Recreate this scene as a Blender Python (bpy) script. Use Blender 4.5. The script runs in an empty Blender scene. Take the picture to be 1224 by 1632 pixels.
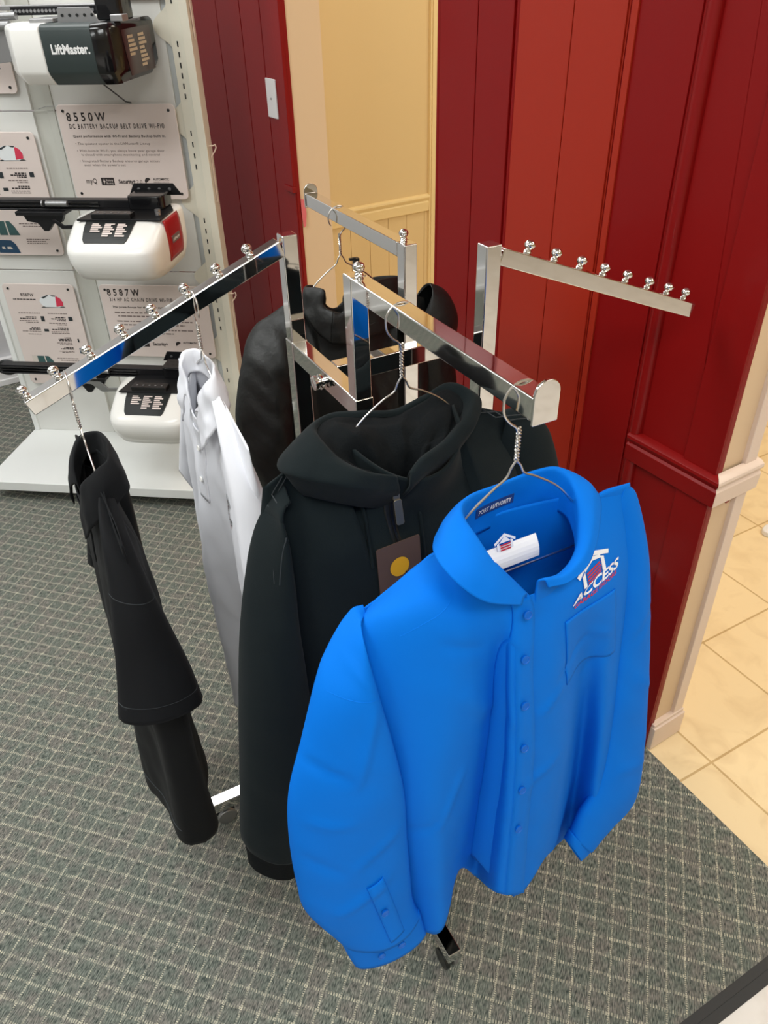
import bpy, bmesh, math, random
import numpy as np
from math import sin, cos, pi, radians, atan2, sqrt
from mathutils import Vector, Matrix, noise
from mathutils.bvhtree import BVHTree

random.seed(7)
sc = bpy.context.scene
col = sc.collection

# ------------------------------------------------------------------ camera
FPX, PITCH, ROLL, CH = 1242.0, radians(35.5), radians(-1.63), 1.65
cp, sp = cos(PITCH), sin(PITCH)
vF = Vector((0, cp, -sp)); vR0 = Vector((1, 0, 0)); vU0 = Vector((0, sp, cp))
vR = cos(ROLL)*vR0 + sin(ROLL)*vU0
vU = -sin(ROLL)*vR0 + cos(ROLL)*vU0
cam_d = bpy.data.cameras.new('camera')
cam = bpy.data.objects.new('camera', cam_d); col.objects.link(cam)
cam_d.sensor_fit = 'VERTICAL'; cam_d.sensor_height = 36.0; cam_d.lens = 36.0*FPX/1632.0
cam_d.clip_start = 0.02
M = Matrix.Identity(4)
for i in range(3):
    M[i][0] = vR[i]; M[i][1] = vU[i]; M[i][2] = -vF[i]
M.translation = Vector((0, 0, CH))
cam.matrix_world = M
sc.camera = cam

# ------------------------------------------------------------------ view, world, lamps
sc.view_settings.view_transform = 'Standard'
sc.view_settings.look = 'None'
sc.view_settings.gamma = 1.0
sc.view_settings.use_curve_mapping = False
sc.view_settings.exposure = -0.40
world = bpy.data.worlds.new('world'); sc.world = world; world.use_nodes = True
bg = world.node_tree.nodes['Background']
bg.inputs[0].default_value = (0.9, 0.95, 1.0, 1); bg.inputs[1].default_value = 0.15

CEIL = 2.62
W_TH = 0.5455                                # direction of the partition wall
EW = Vector((cos(W_TH), sin(W_TH), 0)); NW = Vector((-sin(W_TH), cos(W_TH), 0))
# ceiling troffers: (x, y, rotation, power, colour)
TROFFERS = [(-1.15, 1.0, W_TH, 34, (0.97, 1.0, 0.99)), (0.15, -0.55, W_TH, 36, (0.97, 1.0, 0.99)),
            (-1.02, 2.72, W_TH, 18, (0.97, 1.0, 0.99)), (-2.7, 1.7, W_TH, 26, (0.97, 1.0, 0.99)),
            (-1.6, -1.4, W_TH, 26, (0.97, 1.0, 0.99)),
            (1.95, 1.5, W_TH, 27, (1.0, 0.93, 0.80)), (0.72, 2.85, W_TH, 14, (1.0, 0.88, 0.70)),
            (2.6, -0.4, W_TH, 24, (1.0, 0.94, 0.86))]

# ------------------------------------------------------------------ materials
def mat(name, color, rough=0.5, metal=0.0, coat=0.0, spec=0.5, sheen=0.0, emit=None, alpha=None, trans=0.0):
    m = bpy.data.materials.new(name); m.use_nodes = True
    b = m.node_tree.nodes['Principled BSDF']
    b.inputs['Base Color'].default_value = (*color, 1)
    b.inputs['Roughness'].default_value = rough
    b.inputs['Metallic'].default_value = metal
    b.inputs['Coat Weight'].default_value = coat
    b.inputs['Coat Roughness'].default_value = 0.12
    b.inputs['Specular IOR Level'].default_value = spec
    b.inputs['Sheen Weight'].default_value = sheen
    b.inputs['Transmission Weight'].default_value = trans
    if emit:
        b.inputs['Emission Color'].default_value = (*emit[0], 1)
        b.inputs['Emission Strength'].default_value = emit[1]
    return m

def N(m, t, **kw):
    n = m.node_tree.nodes.new(t)
    for k, v in kw.items():
        if hasattr(n, k): setattr(n, k, v)
        else: n.inputs[k].default_value = v
    return n
def L(m, a, b): m.node_tree.links.new(a, b)

def add_bump(m, scale=300, strength=0.2, dist=0.001, kind='noise', stretch=(1, 1, 1), detail=2):
    b = m.node_tree.nodes['Principled BSDF']
    tc = N(m, 'ShaderNodeTexCoord'); mp = N(m, 'ShaderNodeMapping')
    mp.inputs['Scale'].default_value = stretch
    L(m, tc.outputs['Object'], mp.inputs['Vector'])
    if kind == 'noise':
        t = N(m, 'ShaderNodeTexNoise'); t.inputs['Scale'].default_value = scale; t.inputs['Detail'].default_value = detail
        out = t.outputs['Fac']
    else:
        t = N(m, 'ShaderNodeTexVoronoi'); t.inputs['Scale'].default_value = scale; out = t.outputs['Distance']
    L(m, mp.outputs['Vector'], t.inputs['Vector'])
    bp = N(m, 'ShaderNodeBump'); bp.inputs['Strength'].default_value = strength; bp.inputs['Distance'].default_value = dist
    L(m, out, bp.inputs['Height'])
    prev = b.inputs['Normal'].links
    if prev: L(m, prev[0].from_socket, bp.inputs['Normal'])
    L(m, bp.outputs['Normal'], b.inputs['Normal'])
    return m

def mottle(m, c1, c2, scale=3, lo=0.35, hi=0.65, detail=3):
    b = m.node_tree.nodes['Principled BSDF']
    tc = N(m, 'ShaderNodeTexCoord'); t = N(m, 'ShaderNodeTexNoise')
    t.inputs['Scale'].default_value = scale; t.inputs['Detail'].default_value = detail
    L(m, tc.outputs['Object'], t.inputs['Vector'])
    r = N(m, 'ShaderNodeValToRGB')
    r.color_ramp.elements[0].position = lo; r.color_ramp.elements[0].color = (*c1, 1)
    r.color_ramp.elements[1].position = hi; r.color_ramp.elements[1].color = (*c2, 1)
    L(m, t.outputs['Fac'], r.inputs['Fac']); L(m, r.outputs['Color'], b.inputs['Base Color'])
    return m

def srgb(r, g, b):
    f = lambda c: ((c/255+0.055)/1.055)**2.4 if c > 10 else c/255/12.92
    return (f(r), f(g), f(b))

MT = {}
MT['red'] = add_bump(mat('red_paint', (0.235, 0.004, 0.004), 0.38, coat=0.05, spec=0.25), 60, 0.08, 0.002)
MT['red_lit'] = add_bump(mat('red_paint_lit', (0.37, 0.022, 0.008), 0.38, coat=0.05, spec=0.3), 60, 0.08, 0.002)  # the wall's red made lighter and warmer: reflected light put into the colour
MT['beige'] = add_bump(mat('beige_paint', srgb(226, 196, 160), 0.5), 80, 0.05, 0.002)
MT['pinktrim'] = mat('blush_trim_paint', srgb(232, 210, 194), 0.4)
MT['yellow'] = add_bump(mat('yellow_paint', srgb(228, 202, 150), 0.55), 90, 0.06, 0.002)
MT['yellowtrim'] = mat('pale_yellow_trim_paint', srgb(240, 216, 160), 0.4)
MT['greywall'] = mat('grey_white_paint', srgb(205, 206, 208), 0.6)
MT['whitetrim'] = mat('white_trim_paint', srgb(235, 235, 235), 0.4)
MT['ceiling'] = mat('ceiling_white', srgb(235, 234, 228), 0.9)
MT['chrome'] = add_bump(mat('chrome', (0.80, 0.79, 0.77), 0.045, metal=1.0), 25, 0.02, 0.001)
MT['wire'] = mat('hanger_wire_metal', (0.72, 0.70, 0.67), 0.28, metal=1.0)
MT['white_laminate'] = mat('white_laminate', srgb(238, 240, 238), 0.35)
MT['panel'] = mat('display_panel_white', srgb(228, 228, 224), 0.5)
MT['panel_back'] = mat('display_blue_grey', srgb(194, 198, 198), 0.5)
MT['cream_metal'] = mat('cream_upright_metal', srgb(226, 222, 206), 0.4)
MT['channel'] = mat('channel_grey', srgb(200, 200, 192), 0.5)
MT['sign'] = mat('sign_acrylic', srgb(226, 212, 206), 0.3)
MT['ink'] = mat('sign_ink', srgb(45, 38, 38), 0.6)
MT['ink_soft'] = mat('sign_ink_grey', srgb(125, 110, 106), 0.6)
MT['black_plastic'] = mat('black_plastic', (0.012, 0.014, 0.014), 0.32)
MT['black_gloss'] = mat('black_gloss_plastic', (0.008, 0.008, 0.009), 0.12)
MT['dark_grey_plastic'] = mat('dark_grey_plastic', srgb(52, 62, 62), 0.35)
MT['white_plastic'] = mat('white_plastic', srgb(245, 244, 240), 0.25)
MT['grey_metal'] = mat('galvanised_metal', (0.42, 0.42, 0.43), 0.38, metal=0.9)
MT['black_metal'] = mat('black_metal', (0.015, 0.015, 0.017), 0.35, metal=0.4)
MT['red_plastic'] = mat('red_plastic', srgb(165, 22, 28), 0.3)
MT['white'] = mat('white_print', srgb(240, 240, 240), 0.5)
MT['logo_red'] = mat('red_thread', srgb(196, 40, 60), 0.7)
MT['logo_white'] = mat('white_thread', srgb(235, 238, 245), 0.7)
MT['logo_black'] = mat('black_thread', (0.01, 0.01, 0.01), 0.7)
MT['label_blue'] = mat('navy_woven_label', srgb(22, 62, 130), 0.6)
MT['blue'] = add_bump(mat('blue_cotton', (0.0, 0.165, 0.70), 0.75, sheen=0.0, spec=0.12), 900, 0.12, 0.0004)
MT['blue_button'] = mat('blue_button_plastic', (0.0, 0.12, 0.55), 0.45, spec=.3)
MT['black_fleece'] = add_bump(mat('black_fleece', (0.0070, 0.0115, 0.0130), 0.9, sheen=0.03, spec=0.15), 700, 0.35, 0.0006)
MT['black_rib'] = add_bump(mat('black_waffle_knit', (0.006, 0.0075, 0.0085), 0.9, sheen=0.0, spec=0.12), 420, 0.45, 0.0008, kind='voronoi')
MT['black_stitch'] = mat('black_stitching', (0.03, 0.036, 0.04), 0.8)
MT['black_pique'] = add_bump(mat('black_pique', (0.0052, 0.0058, 0.0070), 0.8, sheen=0.02, spec=0.2), 900, 0.25, 0.0004)
MT['black_nylon'] = add_bump(mat('black_nylon', (0.010, 0.0105, 0.010), 0.5, spec=0.35), 11, 0.9, 0.010, detail=5)
MT['white_pique'] = add_bump(mat('white_pique', srgb(228, 229, 236), 0.8, sheen=0.1, spec=0.2), 900, 0.25, 0.0004)
MT['zip'] = mat('brass_zip', (0.30, 0.25, 0.17), 0.4, metal=.9)
MT['tag'] = mat('brown_card_tag', srgb(88, 66, 56), 0.6)
MT['tag_gold'] = mat('gold_print', srgb(226, 165, 30), 0.5)
MT['brown_kick'] = mat('brown_kick_board', srgb(205, 150, 100), 0.5)
MT['cabinet_yellow'] = mat('cabinet_cream', srgb(250, 228, 170), 0.5)
MT['pink'] = mat('pink_tape', srgb(225, 110, 115), 0.6)
MT['diffuser'] = mat('light_diffuser', (0.9, 0.9, 0.88), 0.5, emit=((1, 0.98, 0.95), 1.5))
MT['photo_teal'] = mat('print_teal', srgb(60, 92, 92), 0.4)
MT['photo_dark'] = mat('print_dark', srgb(46, 52, 56), 0.4)
MT['photo_blue'] = mat('print_blue', srgb(40, 72, 100), 0.4)
MT['photo_pale'] = mat('print_pale', srgb(215, 205, 196), 0.4)
MT['print_pink'] = mat('print_pink_red', srgb(214, 60, 86), 0.4)
MT['print_white'] = mat('print_white', srgb(232, 236, 238), 0.4)
MT['grime'] = mat('dark_rubber', (0.035, 0.036, 0.037), 0.7)

def carpet_material():
    m = bpy.data.materials.new('grid_carpet'); m.use_nodes = True
    b = m.node_tree.nodes['Principled BSDF']
    b.inputs['Roughness'].default_value = 0.95; b.inputs['Specular IOR Level'].default_value = 0.1
    tc = N(m, 'ShaderNodeTexCoord'); mp = N(m, 'ShaderNodeMapping')
    ang = radians(-17.0)
    mp.vector_type = 'TEXTURE'
    mp.inputs['Rotation'].default_value = (0, 0, ang)
    mp.inputs['Scale'].default_value = (0.0358, 0.0358, 1)
    mp.inputs['Location'].default_value = (0.354, 0.795, 0)
    L(m, tc.outputs['Object'], mp.inputs['Vector'])
    sx = N(m, 'ShaderNodeSeparateXYZ'); 
    # slight waviness
    wn = N(m, 'ShaderNodeTexNoise'); wn.inputs['Scale'].default_value = 1.3; wn.inputs['Detail'].default_value = 2
    L(m, mp.outputs['Vector'], wn.inputs['Vector'])
    va = N(m, 'ShaderNodeVectorMath', operation='MULTIPLY_ADD')
    L(m, wn.outputs['Color'], va.inputs[0]); va.inputs[1].default_value = (0.16, 0.16, 0); L(m, mp.outputs['Vector'], va.inputs[2])
    L(m, va.outputs[0], sx.inputs[0])
    def math_(op, a, bb=None, c=None):
        n = N(m, 'ShaderNodeMath', operation=op)
        for i, x in enumerate((a, bb, c)):
            if x is None: continue
            if isinstance(x, (int, float)): n.inputs[i].default_value = x
            else: L(m, x, n.inputs[i])
        return n.outputs[0]
    X, Y = sx.outputs['X'], sx.outputs['Y']
    fx = math_('FRACT', X); fy = math_('FRACT', Y)
    # line running along y (the steep dotted line) at fx ~ 0.5
    dx = math_('ABSOLUTE', math_('SUBTRACT', fx, 0.5))
    l1 = math_('LESS_THAN', dx, 0.050)
    dash1 = math_('GREATER_THAN', math_('FRACT', math_('MULTIPLY', Y, 9.0)), 0.42)
    l1 = math_('MULTIPLY', l1, dash1)
    # rows of short ticks parallel to y at fy ~ 0.5
    dy = math_('ABSOLUTE', math_('SUBTRACT', fy, 0.5))
    l2 = math_('LESS_THAN', dy, 0.085)
    dash2 = math_('GREATER_THAN', math_('FRACT', math_('MULTIPLY', X, 7.0)), 0.52)
    l2 = math_('MULTIPLY', math_('MULTIPLY', l2, dash2), 0.9)
    lines = math_('MAXIMUM', l1, l2)
    # strength varies
    v = N(m, 'ShaderNodeTexNoise'); v.inputs['Scale'].default_value = 3.7
    L(m, mp.outputs['Vector'], v.inputs['Vector'])
    vv = math_('MULTIPLY_ADD', v.outputs['Fac'], 2.6, -.75)
    lines = math_('MULTIPLY', lines, vv)
    # ground
    g = N(m, 'ShaderNodeTexNoise'); g.inputs['Scale'].default_value = 9; g.inputs['Detail'].default_value = 4
    g2 = N(m, 'ShaderNodeMapping'); g2.inputs['Scale'].default_value = (1.8, 0.35, 1)
    L(m, mp.outputs['Vector'], g2.inputs['Vector']); L(m, g2.outputs['Vector'], g.inputs['Vector'])
    r = N(m, 'ShaderNodeValToRGB'); r.color_ramp.elements[0].position = 0.34; r.color_ramp.elements[1].position = 0.66
    r.color_ramp.elements[0].color = (*srgb(66, 71, 69), 1); r.color_ramp.elements[1].color = (*srgb(150, 147, 140), 1)
    L(m, g.outputs['Fac'], r.inputs['Fac'])
    gg = N(m, 'ShaderNodeTexNoise'); gg.inputs['Scale'].default_value = 0.8; gg.inputs['Detail'].default_value = 2
    L(m, mp.outputs['Vector'], gg.inputs['Vector'])
    r2 = N(m, 'ShaderNodeValToRGB'); r2.color_ramp.elements[0].position = 0.42; r2.color_ramp.elements[1].position = 0.62
    r2.color_ramp.elements[0].color = (0.80, 0.93, 0.88, 1); r2.color_ramp.elements[1].color = (1.0, 0.98, 0.96, 1)
    L(m, gg.outputs['Fac'], r2.inputs['Fac'])
    mx = N(m, 'ShaderNodeMix', data_type='RGBA', blend_type='MULTIPLY'); mx.inputs[0].default_value = 0.8
    L(m, r.outputs['Color'], mx.inputs[6]); L(m, r2.outputs['Color'], mx.inputs[7])
    mx2 = N(m, 'ShaderNodeMix', data_type='RGBA')
    L(m, lines, mx2.inputs[0]); L(m, mx.outputs[2], mx2.inputs[6]); mx2.inputs[7].default_value = (*srgb(214, 208, 186), 1)
    L(m, mx2.outputs[2], b.inputs['Base Color'])
    # ribs under the ticks
    rb = math_('MULTIPLY', math_('SINE', math_('MULTIPLY', X, 2*pi*9)), 0.5)
    hh = math_('ADD', rb, math_('MULTIPLY', g.outputs['Fac'], 1.5))
    bp = N(m, 'ShaderNodeBump'); bp.inputs['Strength'].default_value = 0.5; bp.inputs['Distance'].default_value = 0.0015
    L(m, hh, bp.inputs['Height']); L(m, bp.outputs['Normal'], b.inputs['Normal'])
    return m

def tile_material(name, c1, c2, grout, rough=0.35):
    m = bpy.data.materials.new(name); m.use_nodes = True
    b = m.node_tree.nodes['Principled BSDF']; b.inputs['Roughness'].default_value = rough
    tc = N(m, 'ShaderNodeTexCoord'); mp = N(m, 'ShaderNodeMapping'); mp.vector_type = 'TEXTURE'
    ta = 0.4974
    ox, oy = 1.275, 0.678
    mp.inputs['Rotation'].default_value = (0, 0, ta)
    mp.inputs['Location'].default_value = (ox*cos(ta)-oy*sin(ta), ox*sin(ta)+oy*cos(ta), 0)
    L(m, tc.outputs['Object'], mp.inputs['Vector'])
    br = N(m, 'ShaderNodeTexBrick'); br.offset = 0.0; br.squash = 1.0
    br.inputs['Scale'].default_value = 1.0
    br.inputs['Brick Width'].default_value = 0.3035; br.inputs['Row Height'].default_value = 0.3035
    br.inputs['Mortar Size'].default_value = 0.0032; br.inputs['Mortar Smooth'].default_value = 0.2
    br.inputs['Color1'].default_value = (1, 1, 1, 1); br.inputs['Color2'].default_value = (0.94, 0.93, 0.92, 1); br.inputs['Mortar'].default_value = (*grout, 1)
    L(m, mp.outputs['Vector'], br.inputs['Vector'])
    n1 = N(m, 'ShaderNodeTexNoise'); n1.inputs['Scale'].default_value = 9; n1.inputs['Detail'].default_value = 6; n1.inputs['Distortion'].default_value = 1.2
    L(m, tc.outputs['Object'], n1.inputs['Vector'])
    r = N(m, 'ShaderNodeValToRGB'); r.color_ramp.elements[0].position = 0.30; r.color_ramp.elements[1].position = 0.52
    r.color_ramp.elements[0].color = (*c2, 1); r.color_ramp.elements[1].color = (*c1, 1)
    L(m, n1.outputs['Fac'], r.inputs['Fac'])
    mx = N(m, 'ShaderNodeMix', data_type='RGBA', blend_type='MULTIPLY'); mx.inputs[0].default_value = 1
    L(m, r.outputs['Color'], mx.inputs[6]); L(m, br.outputs['Color'], mx.inputs[7])
    L(m, mx.outputs[2], b.inputs['Base Color'])
    bp = N(m, 'ShaderNodeBump', invert=True); bp.inputs['Strength'].default_value = 0.4; bp.inputs['Distance'].default_value = 0.002
    L(m, br.outputs['Fac'], bp.inputs['Height']); L(m, bp.outputs['Normal'], b.inputs['Normal'])
    return m
MT['carpet'] = carpet_material()
MT['tile'] = tile_material('cream_tile', srgb(246, 222, 178), srgb(234, 208, 164), (0.66, 0.58, 0.46))
MT['tile_white'] = tile_material('white_tile', srgb(238, 234, 230), srgb(222, 216, 210), (0.7, 0.68, 0.65))

# ------------------------------------------------------------------ mesh helpers
class MB:
    def __init__(s): s.v = []; s.f = []
    def add(s, vs, fs):
        o = len(s.v); s.v += [tuple(x) for x in vs]; s.f += [tuple(i+o for i in f) for f in fs]; return s
    def box(s, c, d, R=None):
        hx, hy, hz = d[0]/2, d[1]/2, d[2]/2
        vs = [Vector((x*hx, y*hy, z*hz)) for x in (-1, 1) for y in (-1, 1) for z in (-1, 1)]
        if R: vs = [R @ v for v in vs]
        vs = [v+Vector(c) for v in vs]
        return s.add(vs, [(0, 1, 3, 2), (4, 6, 7, 5), (0, 4, 5, 1), (2, 3, 7, 6), (0, 2, 6, 4), (1, 5, 7, 3)])
    def boxx(s, x0, x1, y0, y1, z0, z1):
        return s.box(((x0+x1)/2, (y0+y1)/2, (z0+z1)/2), (abs(x1-x0), abs(y1-y0), abs(z1-z0)))
    def beam(s, a, b, w, h=None, up=(0, 0, 1)):
        a = Vector(a); b = Vector(b); h = h or w
        t = (b-a).normalized(); up = Vector(up)
        if abs(t.dot(up)) > .99: up = Vector((1, 0, 0))
        x = t.cross(up).normalized(); y = x.cross(t).normalized()
        vs = [p + x*(i*w/2) + y*(j*h/2) for p in (a, b) for i, j in ((-1, -1), (1, -1), (1, 1), (-1, 1))]
        return s.add(vs, [(3, 2, 1, 0), (4, 5, 6, 7), (0, 1, 5, 4), (1, 2, 6, 5), (2, 3, 7, 6), (3, 0, 4, 7)])
    def prism(s, pts, z0, z1, fn=lambda x, y, z: (x, y, z)):
        n = len(pts)
        vs = [fn(x, y, z0) for x, y in pts] + [fn(x, y, z1) for x, y in pts]
        return s.add(vs, [tuple(range(n))[::-1], tuple(range(n, 2*n))] + [(i, (i+1) % n, n+(i+1) % n, n+i) for i in range(n)])
    def tube(s, pts, r, n=8, cap=True):
        pts = [Vector(p) for p in pts]; N_ = len(pts)
        rr = r if hasattr(r, '__len__') else [r]*N_
        ref = None; rings = []
        for i, p in enumerate(pts):
            t = (pts[min(i+1, N_-1)]-pts[max(i-1, 0)]).normalized()
            if ref is None:
                ref = Vector((0, 0, 1)) if abs(t.z) < .9 else Vector((1, 0, 0))
            x = (ref - t*ref.dot(t)).normalized(); ref = x; y = t.cross(x)
            rings.append([p+(x*cos(2*pi*k/n)+y*sin(2*pi*k/n))*rr[i] for k in range(n)])
        fs = []
        for i in range(N_-1):
            for k in range(n):
                fs.append((i*n+k, i*n+(k+1) % n, (i+1)*n+(k+1) % n, (i+1)*n+k))
        if cap: fs += [tuple(range(n))[::-1], tuple(range((N_-1)*n, N_*n))]
        return s.add([v for r_ in rings for v in r_], fs)
    def cyl(s, a, b, r, n=20): return s.tube([a, b], r, n)
    def sphere(s, c, r, nu=20, nv=12, sc_=(1, 1, 1)):
        vs = []; fs = []
        for j in range(nv+1):
            th = pi*j/nv
            for i in range(nu):
                ph = 2*pi*i/nu
                vs.append((c[0]+r*sc_[0]*sin(th)*cos(ph), c[1]+r*sc_[1]*sin(th)*sin(ph), c[2]+r*sc_[2]*cos(th)))
        for j in range(nv):
            for i in range(nu):
                fs.append((j*nu+i, (j+1)*nu+i, (j+1)*nu+(i+1) % nu, j*nu+(i+1) % nu))
        return s.add(vs, fs)
    def grid(s, rows, closed=False):
        nr, nc = len(rows), len(rows[0]); fs = []
        for i in range(nr-1):
            for j in range(nc if closed else nc-1):
                fs.append((i*nc+j, i*nc+(j+1) % nc, (i+1)*nc+(j+1) % nc, (i+1)*nc+j))
        return s.add([p for r in rows for p in r], fs)
    def build(s, name, m, parent=None, smooth=False, bevel=0, solid=0, sub=0, merge=0, weld=True, bseg=2, angle=None):
        me = bpy.data.meshes.new(name); me.from_pydata([tuple(v) for v in s.v], [], s.f)
        bm = bmesh.new(); bm.from_mesh(me)
        if merge: bmesh.ops.remove_doubles(bm, verts=bm.verts, dist=merge)
        elif not solid: bmesh.ops.remove_doubles(bm, verts=bm.verts, dist=1e-6)
        if merge or not solid: bmesh.ops.recalc_face_normals(bm, faces=bm.faces)
        bm.to_mesh(me); bm.free()
        me.materials.append(MT[m] if isinstance(m, str) else m)
        o = bpy.data.objects.new(name, me); col.objects.link(o)
        if parent: o.parent = parent
        if smooth or bevel:
            me.polygons.foreach_set('use_smooth', [True]*len(me.polygons))
            if not solid or angle: me.set_sharp_from_angle(angle=radians(angle or 40))
        if bevel:
            md = o.modifiers.new('bevel', 'BEVEL'); md.width = bevel; md.segments = bseg; md.limit_method = 'ANGLE'; md.angle_limit = radians(35)
            md.harden_normals = True
        if solid:
            md = o.modifiers.new('solid', 'SOLIDIFY'); md.thickness = solid; md.offset = 0
        if sub:
            md = o.modifiers.new('sub', 'SUBSURF'); md.levels = sub; md.render_levels = sub
        return o

def thing(name, label, cat, loc=(0, 0, 0), rz=0, group=None):
    o = bpy.data.objects.new(name, None); col.objects.link(o); o.empty_display_size = 0.05
    o.location = loc; o.rotation_euler = (0, 0, rz); o['label'] = label; o['category'] = cat
    if group: o['group'] = group
    return o
def tag(o, label, cat, group=None):
    o['label'] = label; o['category'] = cat
    if group: o['group'] = group
    return o
def struct(o): o['kind'] = 'structure'; return o
def copy_tree(o, parent=None):
    c = o.copy(); col.objects.link(c)
    if parent: c.parent = parent
    for ch in o.children: copy_tree(ch, c)
    return c
def cr(pts, n):
    """Catmull-Rom through pts (tuples of floats), n samples"""
    P = np.array(pts, float); k = len(P)
    if k == 2: return [tuple(P[0]+(P[1]-P[0])*t) for t in np.linspace(0, 1, n)]
    out = []
    for t in np.linspace(0, k-1, n):
        i = min(int(t), k-2); u = t-i
        p1, p2 = P[i], P[i+1]
        p0 = P[i-1] if i > 0 else 2*p1-p2
        p3 = P[i+2] if i+2 < k else 2*p2-p1
        out.append(tuple(0.5*((2*p1)+(-p0+p2)*u+(2*p0-5*p1+4*p2-p3)*u*u+(-p0+3*p1-3*p2+p3)*u**3)))
    return out
def sm(x): x = max(0., min(1., x)); return x*x*(3-2*x)
def rrect(x0, x1, z0, z1, r, n=6):
    out = []
    for cx, cz, a0 in ((x1-r, z1-r, 0), (x0+r, z1-r, 90), (x0+r, z0+r, 180), (x1-r, z0+r, 270)):
        for i in range(n+1):
            a = radians(a0+90*i/n); out.append((cx+r*cos(a), cz+r*sin(a)))
    return out

FONT = None
_tc = {}
def text_geo(body, spacing=1.0, bold=0.0, res=3):
    key = (body, spacing, bold, res)
    if key in _tc: return _tc[key]
    cu = bpy.data.curves.new('lettering', 'FONT'); cu.body = body; cu.space_character = spacing
    cu.resolution_u = res; cu.offset = bold; cu.fill_mode = 'FRONT'
    o = bpy.data.objects.new('lettering', cu); col.objects.link(o)
    bpy.context.view_layer.update()
    dg = bpy.context.evaluated_depsgraph_get()
    me = o.evaluated_get(dg).to_mesh()
    vs = [tuple(v.co) for v in me.vertices]; fs = [tuple(p.vertices) for p in me.polygons]
    o.evaluated_get(dg).to_mesh_clear()
    bpy.data.objects.remove(o); bpy.data.curves.remove(cu)
    xs = [v[0] for v in vs]; ys = [v[1] for v in vs]
    x0, x1, y0, y1 = min(xs), max(xs), min(ys), max(ys)
    vs = [((v[0]-x0)/(x1-x0), (v[1])/0.69) for v in vs]      # unit width, cap height 1
    _tc[key] = (vs, fs); return _tc[key]
def put_text(mb, body, x0, x1, zb, h, fn, spacing=1.0, bold=0.0, shear=0.0, res=3):
    vs, fs = text_geo(body, spacing, bold, res)
    mb.add([fn(x0+(x1-x0)*a+shear*b*h, zb+h*b) for a, b in vs], fs)

# ------------------------------------------------------------------ room shell
P0 = Vector((0.646, 1.255, 0)); D0 = P0.dot(EW); S0 = P0.dot(NW)
def WN(e, n, z=0): return EW*e + NW*n + Vector((0, 0, z))       # room coordinates (along e, along n)
def rbox(mb, e0, e1, n0, n1, z0, z1):
    vs = [WN(e, n, z) for e in (e0, e1) for n in (n0, n1) for z in (z0, z1)]
    mb.add(vs, [(0, 1, 3, 2), (4, 6, 7, 5), (0, 4, 5, 1), (2, 3, 7, 6), (0, 2, 6, 4), (1, 5, 7, 3)])
    return mb
# floors: carpet (raised 4 mm above the tile), tiles
TA = 0.4974
def TAB(a, b, z): return Vector((a*cos(TA)-b*sin(TA), a*sin(TA)+b*cos(TA), z))
mb = MB(); mb.prism([(-7, 0.281), (1.166, 0.281), (1.166, 8), (-7, 8)], -0.03, 0.0, TAB)
struct(mb.build('floor', 'carpet'))
mb = MB(); mb.prism([(-7, 0.262), (1.166, 0.262), (1.166, 0.281), (-7, 0.281)], -0.03, -0.001, TAB)
mb.prism([(-7, 0.281), (1.166, 0.281), (1.166, 0.298), (-7, 0.298)], -0.029, 0.0008, TAB)
struct(mb.build('trim_1', 'grime'))
mb = MB(); mb.prism([(1.166, 0.281), (7, 0.281), (7, 8), (1.166, 8)], -0.03, -0.003, TAB)
struct(mb.build('floor', 'tile'))
mb = MB(); mb.prism([(-7, -5), (7, -5), (7, 0.281), (1.166, 0.281), (1.166, 0.262), (-7, 0.262)], -0.03, -0.004, TAB)
struct(mb.build('floor', 'tile_white'))
mb = MB(); rbox(mb, -4, 5, -4, 4.6, CEIL, CEIL+0.05); struct(mb.build('ceiling', 'ceiling'))
mb = MB(); rbox(mb, -4.0, 1.2, 3.93, 4.0, 0, CEIL); struct(mb.build('wall_back', 'greywall'))
mb = MB(); rbox(mb, -4.0, 1.2, 3.90, 3.93, 0, 0.13); rbox(mb, -4.0, 1.2, 3.893, 3.93, 0, 0.03); struct(mb.build('baseboard_back', 'whitetrim', bevel=.004))
mb = MB(); rbox(mb, -4.07, -4.0, -4, 4.6, 0, CEIL); struct(mb.build('wall_left', 'greywall'))
mb = MB(); rbox(mb, -4, 5, -4.07, -4.0, 0, CEIL); struct(mb.build('wall_front', mat('behind_paint', srgb(196, 186, 160), 0.6)))
mb = MB(); rbox(mb, 5, 5.07, -4, 4.6, 0, CEIL); struct(mb.build('wall_right', 'yellow'))

# partition, near piece: painted red boards on the showroom side, beige end
def WS(s, d, z): return P0 + NW*s + EW*d + Vector((0, 0, z))
def wbox(mb, s0, s1, d0, d1, z0, z1):
    vs = [WS(s, d, z) for s in (s0, s1) for d in (d0, d1) for z in (z0, z1)]
    mb.add(vs, [(0, 1, 3, 2), (4, 6, 7, 5), (0, 4, 5, 1), (2, 3, 7, 6), (0, 2, 6, 4), (1, 5, 7, 3)]); return mb
mb = MB(); wbox(mb, 0.004, 0.94, 0.012, 0.10, 0, CEIL)
wr = struct(mb.build('wall_right', 'beige'))
mb = MB(); wbox(mb, 0.0, 0.215, 0.0, 0.013, 0, CEIL)
wbox(mb, 0.0, 0.078, -0.007, 0.0, 0, CEIL)
wbox(mb, 0.225, 0.355, -0.010, 0.013, 0, CEIL); wbox(mb, 0.215, 0.38, -0.003, 0.013, 0, CEIL)
wbox(mb, 0.675, 0.789, -0.012, 0.013, 0, CEIL); wbox(mb, 0.7915, 0.925, -0.012, 0.013, 0, CEIL); wbox(mb, 0.67, 0.94, -0.006, 0.013, 0, CEIL)
b = mb.build('boards', 'red', wr, bevel=.0015)
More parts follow.
